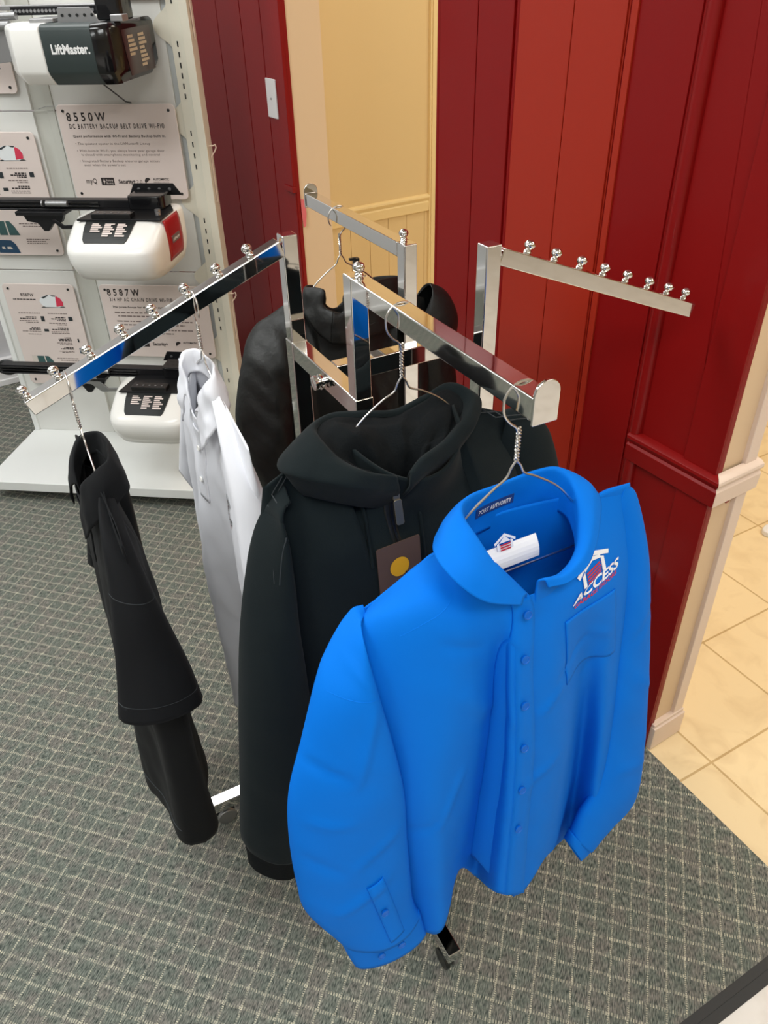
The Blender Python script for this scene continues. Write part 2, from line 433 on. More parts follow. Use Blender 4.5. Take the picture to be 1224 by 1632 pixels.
mb = MB(); wbox(mb, 0.383, 0.5115, -0.008, 0.013, 0, CEIL); wbox(mb, 0.5135, 0.663, -0.008, 0.013, 0, CEIL); wbox(mb, 0.38, 0.67, -0.004, 0.013, 0, CEIL)
b = mb.build('boards', 'red_lit', wr, bevel=.0015)  # middle boards: brighter look comes from the lit red colour
mb = MB(); wbox(mb, 0.353, 0.368, -0.014, 0.0, 0, CEIL); mb.build('edge_board', 'red_lit', wr, bevel=.001)  # bright edge of the strip is put into its colour
# rounded beads
mb = MB()
for s, r in ((0.206, .014), (0.668, .008), (0.935, .009), (0.222, .006)):
    mb.tube([WS(s, -0.001, 0), WS(s, -0.001, CEIL)], r, 12)

mb.build('bead', 'red', wr, smooth=True)
# chair rail on the red face
RAILP = [(0, 0.752), (-0.016, 0.756), (-0.018, 0.792), (-0.013, 0.797), (-0.017, 0.803), (-0.020, 0.809), (-0.019, 0.815), (-0.012, 0.820), (0, 0.822)]
def rail(mb, A, B, n, mit=None):   # profile extruded between A and B; n is the outward direction
    vs = [p + n*(-o) + (mit*(-o) if mit and p is A else Vector()) + Vector((0, 0, z)) for p in (A, B) for o, z in RAILP]; k = len(RAILP)
    mb.add(vs, [tuple(range(k)), tuple(range(k, 2*k))[::-1]] + [(i, i+1, k+i+1, k+i) for i in range(k-1)])
mb = MB(); rail(mb, WS(0, 0, 0), WS(0.214, 0, 0), -EW, -NW); mb.build('chair_rail', 'red', wr, bevel=.001)
# beige end: rail, vertical trims, base
mb = MB(); rail(mb, WS(0.0, 0, 0), WS(0.0, 0.118, 0), -NW, -EW); mb.build('chair_rail', 'pinktrim', wr, bevel=.001)
mb = MB(); wbox(mb, -0.006, 0.03, 0.075, 0.108, 0, CEIL); mb.build('corner_trim', 'pinktrim', wr, bevel=.002)
mb = MB(); wbox(mb, -0.014, 0.02, 0.002, 0.112, 0, 0.075); wbox(mb, -0.009, 0.02, 0.004, 0.110, 0.075, 0.085); mb.build('baseboard', 'pinktrim', wr, bevel=.002)
mb = MB()
for s, z in ((0.015, 0.7525),): mb.box(WS(-0.0145, 0.03, 0.7545), (0.008, 0.004, 0.0035), Matrix.Rotation(W_TH, 3, 'Z'))
mb.build('paint_chip', 'red', wr)

# partition, far piece beyond the doorway
wl = None
mb = MB(); wbox(mb, 1.755, 3.2, 0.012, 0.13, 0, CEIL); wl = struct(mb.build('wall_left', 'beige'))
mb = MB(); wbox(mb, 1.75, 3.2, 0.0, 0.013, 0, CEIL)
wbox(mb, 1.752, 1.895, -0.004, 0.0, 0, CEIL); wbox(mb, 1.90, 2.05, -0.004, 0.0, 0, CEIL); wbox(mb, 2.055, 2.25, -0.004, 0, 0, CEIL); wbox(mb, 2.255, 2.5, -0.004, 0, 0, CEIL)
mb.build('boards', 'red', wl, bevel=.001)
mb = MB(); wbox(mb, 1.748, 1.80, -0.012, 0.0, 1.03, CEIL); wbox(mb, 1.746, 1.81, -0.016, 0.0, 1.012, 1.03)
mb.build('corner_trim', 'red', wl, bevel=.0015)
mb = MB(); wbox(mb, 0.94, 1.755, 0.0, 0.10, 2.08, CEIL); struct(mb.build('wall_over_doorway', 'red'))
# corner post trim and yellow room wall
YN = 2.87
mb = MB(); rbox(mb, 1.22, 4.6, YN, YN+0.06, 0, CEIL)
wy = struct(mb.build('wall_yellow_room', 'yellow'))
mb = MB()
for o, z in ((0, 0),):
    vsr = [WN(e, YN, 0) for e in (1.34, 2.005)]
    RP = [(0, 0.752), (0.012, 0.754), (0.014, 0.790), (0.010, 0.796), (0.015, 0.803), (0.018, 0.81), (0.016, 0.817), (0.008, 0.822), (0, 0.822)]
    k = len(RP); vs = [p - NW*o_ + Vector((0, 0, z_)) for p in vsr for o_, z_ in RP]
    mb.add(vs, [tuple(range(k)), tuple(range(k, 2*k))[::-1]] + [(i, i+1, k+i+1, k+i) for i in range(k-1)])
mb.build('chair_rail', 'yellowtrim', wy, bevel=.001)
mb = MB()
for i in range(9):
    e0 = 1.34+i*0.0925; e1 = min(e0+0.0905, 2.005)
    if e0 < 2.0: rbox(mb, e0, e1, YN-0.003, YN+0.001, 0, 0.755)
mb.build('wainscot', 'yellow', wy, bevel=.0008)
mb = MB(); rbox(mb, 2.003, 2.055, YN-0.016, YN+0.001, 0, CEIL); rbox(mb, 2.01, 2.047, YN-0.022, YN, 0, CEIL)
mb.build('corner_trim', 'yellowtrim', wy, bevel=.002)

# light switch plate
t = thing('light_switch_plate', 'small white blank switch plate on the far dark red wall', 'switch plate', WS(1.861, -0.004, 1.225), W_TH+pi/2)
mb = MB(); mb.prism(rrect(-0.035, 0.035, 0, 0.114, 0.003), 0.0, 0.005, lambda x, y, z: (x, z, y)); mb.build('plate', 'whitetrim', t, bevel=.0015)
mb = MB(); mb.sphere((0, 0.006, 0.057), 0.003); mb.build('screw', 'grey_metal', t, smooth=True)
t['label'] = 'small white switch plate with one central screw on the far red wall'
mb = MB(); pts = [(-0.008, 0), (0.006, -0.004), (0.009, -0.05), (0.004, -0.09), (-0.005, -0.095), (-0.009, -0.04)]
ta_ = mb.prism([(x, z) for x, z in pts], 0, 0.0012, lambda x, z, y: tuple(WS(1.7475-y, 0.02+x, 0.99+z))).build('pink_tape', 'pink')
tag(ta_, 'strip of pink tape stuck to the far red wall edge beside the doorway', 'tape')

# ------------------------------------------------------------------ ceiling lights
tr_labels = []
for i, (x, y, r, pw, c) in enumerate(TROFFERS):
    t = thing('ceiling_light', 'recessed rectangular ceiling light panel', 'ceiling light', (x, y, CEIL-0.03), r, 'ceiling light panels')
    mb = MB(); mb.boxx(-.62, .62, -.32, -.30, 0, .03).boxx(-.62, .62, .30, .32, 0, .03).boxx(-.62, -.60, -.30, .30, 0, .03).boxx(.60, .62, -.30, .30, 0, .03)
    mb.build('frame', 'whitetrim', t)
    mb = MB(); mb.boxx(-.6, .6, -.3, .3, .012, .02); mb.build('diffuser', 'diffuser', t)
    ld = bpy.data.lights.new('lamp', 'AREA'); ld.shape = 'RECTANGLE'; ld.size = 1.18; ld.size_y = .58; ld.energy = pw; ld.color = c
    lo = bpy.data.objects.new('lamp', ld); col.objects.link(lo); lo.parent = t; lo.location = (0, 0, 0.008)

# ------------------------------------------------------------------ garment rack
RTH = 0.471
E3 = Vector((cos(RTH), sin(RTH), 0)); N3 = Vector((-sin(RTH), cos(RTH), 0)); Z3 = Vector((0, 0, 1))
RC = Vector((0.011, 1.157, 0)); RA_, RB_ = 0.118, 0.105
HUB = 1.124
U = [RC-E3*RB_+N3*RA_, RC-E3*RB_-N3*RA_, RC+E3*RB_+N3*RA_, RC+E3*RB_-N3*RA_]
UT = [1.297, 1.302, 1.250, 1.308]
TW = 0.0254
rack = thing('garment_rack', 'chrome four-way clothes rack with square tube arms in the middle of the carpet', 'clothes rack', (RC.x, RC.y, 0), RTH)
RM = Matrix.Rotation(-RTH, 4, 'Z') @ Matrix.Translation(-RC)
def rl(p): return RM @ Vector(p)
arms = [(-E3, 0.423, 0.169), (-N3, 0.40, 0.0), (N3, 0.398, 0.0), (E3, 0.422, 0.166)]
BALLT = {0: [.135, .2575, .38, .505, .625, .7475, .87, .985], 3: [.145, .265, .385, .5, .6175, .7375, .8475, .95]}
ARM_END = []
def peg(mb, p, up):
    prof = [(0, .0048), (.0028, .0062), (.0056, .0052), (.0066, .0040), (.0078, .0052), (.0100, .0072), (.0135, .0083), (.0170, .0072), (.0195, .0042), (.0204, .0008)]
    x = up.orthogonal().normalized(); y = up.cross(x); n = 18
    rows = [[p+up*h+(x*cos(2*pi*k/n)+y*sin(2*pi*k/n))*r for k in range(n)] for h, r in prof]
    mb.grid(rows, closed=True)
for i, (d, Ln, drop) in enumerate(arms):
    top = U[i]+Z3*(UT[i]+TW/2)
    mb = MB(); mb.beam(rl(U[i]+Z3*(HUB-0.02)), rl(top), TW, TW, up=(0, 1, 0))
    up = mb.build('upright', 'chrome', rack, bevel=.0022)
    a = U[i]+Z3*UT[i] + d*(TW/2+.0006); a0 = U[i]+Z3*UT[i]
    b = a0 + d*Ln - Z3*drop
    dirv = (b-a0).normalized(); a = a0+dirv*(TW/2/abs(dirv.dot(d))+.0004)
    mb = MB(); mb.beam(rl(a), rl(b), TW*.98, TW*.98)
    if drop:   # an open tube end: dark inset
        pass
    am = mb.build('arm', 'chrome', up, bevel=.0018)
    ARM_END.append((a0, b))
    upv = (Z3 - dirv*Z3.dot(dirv)).normalized()
    if drop:
        for tt in BALLT[i]:
            mb = MB(); peg(mb, rl(a0+(b-a0)*tt+upv*(TW/2-.001)), (RM.to_3x3() @ upv)); mb.build('ball_peg', 'chrome', am, smooth=True)
        mb = MB(); q = b+dirv*.0005; mb.beam(rl(b-dirv*.004), rl(q), TW*.8, TW*.8); mb.build('end_plug', 'grey_metal', am)
    else:
        mb = MB(); peg(mb, rl(a0+d*.012+Z3*(TW/2-.001)), Z3.copy()); mb.build('ball_peg', 'chrome', am, smooth=True)
        # end plate with a rounded top
        side = d.cross(Z3).normalized(); hw = TW/2+.002
        pts = [(-hw, -TW/2-.002), (hw, -TW/2-.002)] + [(hw*cos(radians(k)), TW/2+.004+hw*.95*sin(radians(k))) for k in range(0, 181, 15)]
        mb = MB(); mb.prism(pts, 0, .0035, lambda x, y, z: tuple(rl(b+side*x+Z3*y+d*z))); mb.build('end_plate', 'chrome', am, bevel=.0008)
# hub bars
def bar(name, a, b, w=TW, h=None, parent=rack): 
    mb = MB(); mb.beam(rl(a), rl(b), w, h or w); return mb.build(name, 'chrome', parent, bevel=.0018)
hz = Z3*HUB
SW = .0285
bar('crossbar', U[0]-N3*SW/2+hz, U[1]+N3*SW/2+hz, TW, .030)
bar('crossbar', U[2]-N3*SW/2+hz, U[3]+N3*SW/2+hz, TW, .030)
bar('crossbar', (U[0]+U[1])/2+E3*TW/2+hz, (U[2]+U[3])/2-E3*TW/2+hz, TW, .030)
for i in range(4):
    mb = MB(); mb.beam(rl(U[i]+Z3*.085), rl(U[i]+Z3*(HUB+.016)), SW, SW, up=(0, 1, 0)); mb.build('post', 'chrome', rack, bevel=.002)
# clamp screw on the crossbar
kp = U[0]*.42+U[1]*.58+hz - E3*TW/2
mb = MB()
for o, r in ((.0, .006), (.003, .0065), (.004, .010), (.009, .011), (.011, .009), (.0125, .005), (.016, .005), (.017, .010), (.021, .0105), (.023, .008)): pass
prof = [(.0, .006), (.004, .006), (.0045, .0115), (.008, .0122), (.009, .007), (.012, .006), (.013, .0115), (.018, .0115), (.020, .009), (.0202, .0)]
n = 20; rows = [[rl(kp-E3*h+(N3*cos(2*pi*k/n)+Z3*sin(2*pi*k/n))*r) for k in range(n)] for h, r in prof]
mb.grid(rows, closed=True); mb.build('clamp_knob', 'chrome', rack, smooth=True)
# base: a leg under every arm, joined by low bars
bz = Z3*.068
bar('base_bar', U[0]-N3*SW/2+bz, U[1]+N3*SW/2+bz, TW, .03); bar('base_bar', U[2]-N3*SW/2+bz, U[3]+N3*SW/2+bz, TW, .03)
bar('base_bar', (U[0]+U[1])/2+E3*TW/2+bz, (U[2]+U[3])/2-E3*TW/2+bz, TW, .03)
for i, (d, Ln, dr) in enumerate(arms):
    lg = bar('base_leg', U[i]+bz-d*TW/2, U[i]+bz+d*.312, TW+.002, .03)
    w = U[i]+d*.285; sd = d.cross(Z3)
    for q in (-.009, .009):
        mb = MB(); mb.cyl(rl(w+Z3*.023+sd*(q-.005)), rl(w+Z3*.023+sd*(q+.005)), .022, 24)
        mb.build('caster_wheel', 'grey_metal' if q < 0 else 'black_plastic', lg, smooth=True, bevel=.002)
    mb = MB(); mb.beam(rl(w+Z3*.03), rl(w+Z3*.054), .012, .012, up=(0, 1, 0)); mb.build('caster_stem', 'grey_metal', lg)

# ------------------------------------------------------------------ wire hangers
def hanger(label, O, rz, ztop, half=.20, drop=.095, flip=1, neck=.072, tilt=0.0, group='wire clothes hangers'):
    """frame: x across the shoulders, z up.  ztop is where the hook rests (top of the arm)"""
    t = thing('wire_hanger', label, 'hanger', (O.x, O.y, ztop), rz, group)
    R_ = .0215; cz = -R_+.0015
    hook = [(flip*R_*cos(radians(a)), cz+R_*sin(radians(a))) for a in range(-35, 181, 12)]
    hook += [(-flip*R_*.93, cz-.010), (-flip*R_*.55, cz-.022), (-flip*.002, cz-.032), (0, -neck)]
    hook = cr(hook, 60)
    r = .00135
    mb = MB(); mb.tube([(x, 0, z) for x, z in hook], r, 8)
    mb.build('hook', 'wire', t, smooth=True)
    mb = MB(); n = 70
    for ph in (0, pi):
        mb.tube([(.0017*cos(ph+k/n*2*pi*5), .0017*sin(ph+k/n*2*pi*5), cz-.030+(-neck-.012-(cz-.030))*k/n) for k in range(n+1)], r*.95, 6)
    mb.build('twist', 'wire', t, smooth=True)
    zn = -neck-.012
    z_end = zn-drop
    sh = [(.0, zn), (.006, zn-.008), (.012, zn-.019), (.030, zn-drop*.22), (.062, zn-drop*.40), (.105, zn-drop*.76), (half-.015, z_end+.006), (half, z_end-.006), (half-.008, z_end-.012)]
    a = cr(sh, 50)
    pts = [(-x, 0, z) for x, z in a]
    pts2 = [(x, 0, z) for x, z in a]
    zb = z_end-.012
    loop = pts + [(-(half-.006)*(1-k/10), 0, zb) for k in range(1, 10)] + [(0, 0, zb)] + [((half-.006)*k/10, 0, zb) for k in range(1, 10)] + pts2[::-1]
    mb = MB(); mb.tube(loop, r, 8); mb.build('frame', 'wire', t, smooth=True)
    t.rotation_euler[1] = tilt
    return t

# ------------------------------------------------------------------ garment builder (frame: x = across the shoulders, y = away from the front, z up)
def fold_noise(x, y, z, sx=6, sz=2, seed=0):
    return noise.noise(Vector((x*sx+seed*7.3, y*sx, z*sz+seed*3.1)))
def body(parent, m, zs, zn, zhem, ws, neck=.075, nf=.085, nb=.045, zfront=None, zback=None,
         prof=((0, 0, .17, .07, .05), (1, 0, .17, .07, .05)), folds=None, hemf=None, thick=.0016, seed=0, NU=64, NV=90, wr=.004, name='body', ex=2.6):
    zfront = zn-.09 if zfront is None else zfront; zback = zn-.012 if zback is None else zback
    V_ = [p[0] for p in prof]
    def pr(v): return [float(np.interp(v, V_, [p[k] for p in prof])) for k in range(1, 5)]
    def pt(u, v, front):
        cs, w, Tf, Tb = pr(v)
        w0 = pr(0)[1]; a = abs(u)*w0
        if a > neck: tz = zn-(zn-zs)*((a-neck)/(w0-neck))**1.15; f0 = 0.0
        else:
            k = a/neck; tz = (zfront if front else zback); tz = tz+(zn-tz)*k**2.2
            f0 = (nf if front else -nb)*sqrt(max(0, 1-k**2))
        he = zhem + (hemf(u) if hemf else 0)
        z = tz*(1-v)+he*v; s = cs + u*w
        sh = max(0, 1-abs(u)**ex)**.5
        T = Tf if front else -Tb
        k = sm(v/.16)
        k2 = sm(v/.22)
        f = f0*(1-k2) + T*sh*k*(1 if a > neck else 1)
        if a <= neck: f = f0*(1-k2)+T*sh*max(k, 0)*1.0*(k2) + (0 if k2 else 0)
        if folds: f += folds(s, z, v, front)*sh
        f += wr*sh*(fold_noise(s, f*.5, z, 14, 5, seed+(0 if front else 5)) + .6*fold_noise(s+z*.5, 0, z-s, 30, 14, seed+2))*min(1, v*6)
        return (s, -f, z)
    rows = []
    for j in range(NV+1):
        v = (j/NV)**1.15
        r = [pt(-cos(pi*i/NU) if False else (-1+2*i/NU), v, True) for i in range(NU+1)]
        r += [pt(1-2*i/NU, v, False) for i in range(1, NU)]
        rows.append(r)
    mb = MB(); mb.grid(rows, closed=True)
    o = mb.build(name, m, parent, smooth=True, solid=thick)
    bv = BVHTree.FromPolygons([Vector(v) for v in mb.v], mb.f)
    def surf(s, z, off=.002):
        h = bv.ray_cast(Vector((s, -.6, z)), Vector((0, 1, 0)))
        if h[0] is None:
            h = bv.find_nearest(Vector((s, -.08, z)))
        return Vector((s if True else h[0].x, h[0].y-off, z))
    return o, surf

def sleeve(parent, m, path, seed=0, n=56, k=36, thick=.0016, wr=.006, name='sleeve', openness=1.0, ridge=0.0):
    """path rows: (s, f, z, half width in plane, half thickness, twist degrees)"""
    P = cr(path, n)
    rows = []
    for i, p in enumerate(P):
        q0 = P[max(i-1, 0)]; q1 = P[min(i+1, n-1)]
        t = Vector((q1[0]-q0[0], -(q1[1]-q0[1]), q1[2]-q0[2])).normalized()
        Y = Vector((0, 1, 0)); w = t.cross(Y).normalized(); fl = w.cross(t).normalized()
        tw = radians(p[5]); wx = w*cos(tw)+fl*sin(tw); fx = -w*sin(tw)+fl*cos(tw)
        c = Vector((p[0], -p[1], p[2])); row = []
        for j in range(k):
            a = 2*pi*j/k
            ca, sa = cos(a), sin(a)
            rad = 1 + wr/.07*(fold_noise(c.x+ca*.08, sa*.08, c.z, 9, 7, seed)+.5*fold_noise(ca*.1+c.z*.3, sa*.1, c.z, 22, 20, seed+3))*min(1, i/8)
            ex = abs(sa)**.85*(1 if sa > 0 else -1)
            row.append(c + wx*(p[3]*ca*rad) + fx*(p[4]*ex*rad))
        rows.append(row)
    mb = MB(); mb.grid(rows, closed=True)
    o = mb.build(name, m, parent, smooth=True, solid=thick)
    return o, rows

def sheet(parent, m, stations, name, nu=90, nv=26, thick=.0016, seed=0, wr=.0, fn=None, sub=0):
    """stations: list of lists of (s,f,z); rows across"""
    k = len(stations[0])
    cols_ = [cr(st, nv) for st in stations]
    grid = []
    for j in range(nv):
        ln = cr([c[j] for c in cols_], nu)
        row = []
        for i, p in enumerate(ln):
            s, f, z = p
            if fn: s, f, z = fn(s, f, z, i/(nu-1), j/(nv-1))
            if wr:
                d = wr*(fold_noise(s, f, z, 22, 22, seed)+.5*fold_noise(s, f, z, 50, 50, seed+1))
                f += d; z += d*.6; s += .4*wr*fold_noise(z, s, f, 25, 25, seed+4)
            row.append((s, -f, z))
        grid.append(row)
    mb = MB(); mb.grid(grid)
    o = mb.build(name, m, parent, smooth=True, solid=thick)
    bv = BVHTree.FromPolygons([Vector(v) for v in mb.v], mb.f)
    return o, bv, grid

def surf_of(mb):
    bv = BVHTree.FromPolygons([Vector(v) for v in mb.v], mb.f)
    def surf(s, z, off=.002):
        h = bv.ray_cast(Vector((s, -.6, z)), Vector((0, 1, 0)))
        if h[0] is None: h = bv.find_nearest(Vector((s, -.1, z)))
        return Vector((s, h[0].y-off, z))
    return surf
def front_of(objs):
    vs = []; fs = []
    for o in objs:
        k = len(vs); vs += [v.co.copy() for v in o.data.vertices]; fs += [tuple(i+k for i in q.vertices) for q in o.data.polygons]
    bv = BVHTree.FromPolygons(vs, fs)
    def surf(s, z, off=.002):
        h = bv.ray_cast(Vector((s, -.6, z)), Vector((0, 1, 0)))
        if h[0] is None: h = bv.find_nearest(Vector((s, -.1, z)))
        return Vector((s, h[0].y-off, z))
    return surf
def crease_d(s, z, creases):
    r = 0.0
    for (a, b, w, amp) in creases:
        ax, az, bx, bz = a[0], a[1], b[0], b[1]; L2 = (bx-ax)**2+(bz-az)**2
        t = max(0., min(1., ((s-ax)*(bx-ax)+(z-az)*(bz-az))/L2)); dx = s-(ax+(bx-ax)*t); dz = z-(az+(bz-az)*t)
        r += amp*sin(pi*min(1, max(0, .15+.85*t)))**.5*math.exp(-(dx*dx+dz*dz)/w**2)
    return r
def panel_body(parent, m, G, neck, name='body', back=.045, nr=110, nc=130, thick=.0016, wr=.002, seed=0, creases=(), nbz=-.008):
    k = len(G[0]); cols_ = [cr([G[r][c] for r in range(len(G))], nr) for c in range(k)]
    rows = []; r0 = cr(G[0], nc); sL, sR = G[0][neck[0]][0], G[0][neck[1]][0]
    for j in range(nr):
        ln = cr([c[j] for c in cols_], nc); v = j/(nr-1); row = []
        for i, (s, f, z) in enumerate(ln):
            e = sin(pi*i/(nc-1))**.5 if 0 < i < nc-1 else 0
            d = wr*(fold_noise(s, f*.3, z, 16, 6, seed)+.5*fold_noise(s+z*.5, 0, z-s, 34, 16, seed+2))*min(1, v*5)
            row.append((s, -(f+e*(d+crease_d(s, z, creases))), z))
        a, b = ln[-1], ln[0]
        for i in range(1, nc-1):
            t = i/(nc-1); s = a[0]+(b[0]-a[0])*t; f = a[1]+(b[1]-a[1])*t; z = a[2]+(b[2]-a[2])*t
            zt = float(np.interp(s, [q[0] for q in r0], [q[2] for q in r0])) if v < .3 else 0
            if v < .3:
                if sL < s < sR:
                    kk = (s-sL)/(sR-sL); zn_ = G[0][neck[0]][2]*(1-kk)+G[0][neck[1]][2]*kk + nbz*sin(pi*kk); fb = -.036*sin(pi*kk)**.6
                else: zn_ = zt; fb = 0
                w = sm(v/.3); z = (zn_+(z-a[2]*(1-t)-b[2]*t)*0 + 0)*(1-w) + z*w if j == 0 else (zn_ - (r0[-1][2]*(1-t)+r0[0][2]*t) )*(1-w) + z
                f = f - (1-w)*(-fb) - w*back*sin(pi*t)**.5
            else: f -= back*sin(pi*t)**.5
            row.append((s, -f + wr*fold_noise(s, 1, z, 16, 6, seed+9), z))
        rows.append(row)
    mb = MB(); mb.grid(rows, closed=True)
    o = mb.build(name, m, parent, smooth=True, solid=thick)
    return o, surf_of(mb)
def lens(parent, m, E, name='sleeve', n=70, k=24, bf=.022, bb=.022, d=(0, -1, 0), thick=.0016, wr=.003, seed=0, sharp=.62, creases=(), ramp=0.0):
    """flattened tube between two edge lines E = [(outer, inner)...]; d = direction the near side bulges to"""
    A = cr([e[0] for e in E], n); B = cr([e[1] for e in E], n); d = Vector(d); rows = []
    for j in range(n):
        a = Vector((A[j][0], -A[j][1], A[j][2])); b = Vector((B[j][0], -B[j][1], B[j][2])); w = (b-a).length
        rp = .12+.88*sm(j/(n-1)/ramp) if ramp else 1; hf, hb = min(bf, .42*w)*rp, min(bb, .42*w)*rp; row = []
        for i in range(2*k):
            fr = i <= k; t = i/k if fr else (2*k-i)/k
            q = (4*t*(1-t))**sharp if 0 < t < 1 else 0
            p = a.lerp(b, t)
            nz = wr*(fold_noise(p.x, p.y, p.z, 16, 8, seed+(0 if fr else 4))+.6*fold_noise(p.x+p.z*.4, p.y, p.z, 34, 20, seed+1))*min(1, j/6)
            dd_ = (hf if fr else -hb)*q + nz*min(1, q*1.5) + (crease_d(p.x, p.z, creases)*min(1, q*2) if fr else 0)
            row.append(p+d*dd_)
        rows.append(row)
    mb = MB(); mb.grid(rows, closed=True)
    o = mb.build(name, m, parent, smooth=True, solid=thick)
    return o, surf_of(mb), rows

def strip(surf, pts, w, off, n=40):
    """a raised strip over a surface along (s,z) pts"""
    P = cr(pts, n); rows = []
    for i, p in enumerate(P):
        q0 = P[max(0, i-1)]; q1 = P[min(n-1, i+1)]
        t = Vector((q1[0]-q0[0], q1[1]-q0[1])).normalized(); nn = Vector((-t.y, t.x))
        rows.append([surf(p[0]+nn.x*w/2*k, p[1]+nn.y*w/2*k, off*(1 if abs(k) < .99 else .2)) for k in (-1, -.96, -.5, 0, .5, .96, 1)])
    mb = MB(); mb.grid(rows); return mb
def seam(surf, pts, r=.0007, off=.0006, n=40, mb=None):
    mb = mb or MB(); mb.tube([surf(p[0], p[1], off) for p in cr(pts, n)], r, 6); return mb
def button(parent, m, c, nrm, r=.0055, name='button', up=Vector((0, 0, 1))):
    nrm = Vector(nrm).normalized(); x = nrm.orthogonal().normalized(); y = nrm.cross(x)
    prof = [(-.0005, r*.9), (.0012, r), (.0022, r*.97), (.0026, r*.8), (.0018, r*.68), (.0016, 0)]; n = 20
    mb = MB(); mb.grid([[c+nrm*h+(x*cos(2*pi*k/n)+y*sin(2*pi*k/n))*q for k in range(n)] for h, q in prof], closed=True)
    return mb.build(name, m, parent, smooth=True)

# control points measured in each garment's own frame: (across the shoulders, towards the front, height)
#GEO_BEGIN
SH_BODY = [[(-0.18,0,1.104),(-0.1489,0,1.1184),(-0.1196,0,1.1337),(-0.09,0.0,1.1426),(-0.0809,0.052,1.1509),(-0.0507,0.074,1.1202),(-0.0279,0.074,1.1112),(0.0261,0.06,1.1048),(0.0757,0.03,1.1197),(0.1189,0,1.1417),(0.1683,0,1.1437)],[(-0.1959,0.0,1.0705),(-0.1922,0.024,1.1016),(-0.1362,0.05,1.1233),(-0.1023,0.062,1.1129),(-0.0683,0.07,1.0941),(-0.0468,0.078,1.0932),(-0.0237,0.078,1.0851),(0.0159,0.072,1.0749),(0.0675,0.06,1.0555),(0.1312,0.038,1.0383),(0.2059,0.0,1.0197)],[(-0.2018,0,0.9983),(-0.1964,0.043,1.0372),(-0.1419,0.068,1.0478),(-0.0933,0.074,1.0278),(-0.042,0.056,0.9778),(-0.0514,0.086,1.0306),(-0.0238,0.085,1.0153),(0.0262,0.08,0.9876),(0.1037,0.04,0.917),(0.1362,0.048,0.9204),(0.2174,0.01,0.8795)],[(-0.1929,0,0.8568),(-0.1815,0.053,0.9243),(-0.1431,0.08,0.931),(-0.0914,0.074,0.891),(-0.0211,0.034,0.7996),(-0.0448,0.09,0.8978),(-0.0093,0.088,0.8713),(0.0496,0.08,0.8358),(0.1501,0.014,0.6996),(0.1519,0.052,0.7487),(0.2293,0.02,0.6904)],[(-0.1849,0,0.6779),(-0.1726,0.056,0.7641),(-0.1402,0.087,0.7901),(-0.0915,0.068,0.7495),(-0.0271,0.028,0.6551),(-0.0419,0.093,0.7503),(-0.0033,0.091,0.7187),(0.0571,0.078,0.6686),(0.1677,0.006,0.5002),(0.1623,0.055,0.5784),(0.2288,0.03,0.5451)],[(-0.1665,0.02,0.5108),(-0.1459,0.066,0.5277),(-0.1251,0.088,0.5525),(-0.0788,0.05,0.6033),(-0.0237,0.018,0.4923),(-0.0425,0.095,0.5844),(0.0065,0.093,0.5398),(0.057,0.076,0.5597),(0.1657,0.012,0.4397),(0.1634,0.05,0.5126),(0.2196,0.035,0.4711)]]
SH_SLL = [((-0.1811,0.0,1.1083),(-0.182,0.008,1.1045)),((-0.1955,0.0,1.1076),(-0.1955,0.024,1.1079)),((-0.2212,0.012,1.0905),(-0.2008,0.044,1.0914)),((-0.2504,0.03,1.059),(-0.1959,0.06,1.0352)),((-0.2762,0.04,0.9985),(-0.1833,0.064,0.9563)),((-0.2998,0.048,0.9357),(-0.1722,0.066,0.8696)),((-0.3088,0.054,0.8668),(-0.1691,0.066,0.7829)),((-0.3095,0.058,0.7805),(-0.1651,0.066,0.6935)),((-0.3032,0.06,0.711),(-0.1617,0.066,0.6305)),((-0.2632,0.064,0.5985),(-0.1519,0.068,0.5839))]
SH_CUFFL = [((-0.2657,0.064,0.6075),(-0.1541,0.068,0.5944)),((-0.2635,0.065,0.6007),(-0.1513,0.069,0.5842)),((-0.2568,0.065,0.5643),(-0.1467,0.069,0.5552)),((-0.2491,0.065,0.5285),(-0.1419,0.069,0.5292))]
SH_SLR = [((0.1621,0,1.1428),(0.1563,0.0,1.124)),((0.1866,-0.002,1.1175),(0.1637,0.006,1.076)),((0.2138,0.005,1.0371),(0.1692,0.015,1.0051)),((0.2292,0.015,0.9493),(0.173,0.022,0.9241)),((0.2449,0.028,0.8196),(0.1732,0.034,0.8136)),((0.2581,0.042,0.664),(0.175,0.044,0.7018)),((0.2557,0.055,0.5412),(0.1634,0.052,0.6272)),((0.2102,0.06,0.5046),(0.142,0.054,0.5829)),((0.1717,0.06,0.468),(0.1304,0.055,0.5325))]
SH_CUFFR = [((0.1715,0.061,0.4726),(0.1292,0.057,0.5391)),((0.1609,0.062,0.4665),(0.127,0.058,0.5298)),((0.1475,0.063,0.4646),(0.1263,0.058,0.516))]
SH_FOLD = [(-0.0325,0.078,1.1182),(-0.0689,0.071,1.1642),(-0.0798,0.046,1.1891),(-0.0732,0.01,1.1938),(-0.0392,-0.024,1.1813),(0.0048,-0.038,1.1721),(0.0539,-0.04,1.1727),(0.0829,-0.03,1.1747),(0.0914,-0.008,1.1654),(0.0763,0.025,1.1453),(0.0517,0.052,1.1268),(0.0165,0.068,1.1186),(-0.0198,0.077,1.13)]
SH_EDGE = [(-0.0468,0.088,1.1182),(-0.0958,0.09,1.1471),(-0.121,0.068,1.1721),(-0.1162,0.03,1.1779),(-0.063,-0.03,1.1491),(0.0179,-0.066,1.122),(0.0787,-0.066,1.1214),(0.1108,-0.055,1.1322),(0.1239,-0.006,1.1423),(0.0945,0.035,1.1306),(0.0578,0.066,1.1172),(0.0183,0.082,1.1176),(-0.0129,0.086,1.1254)]
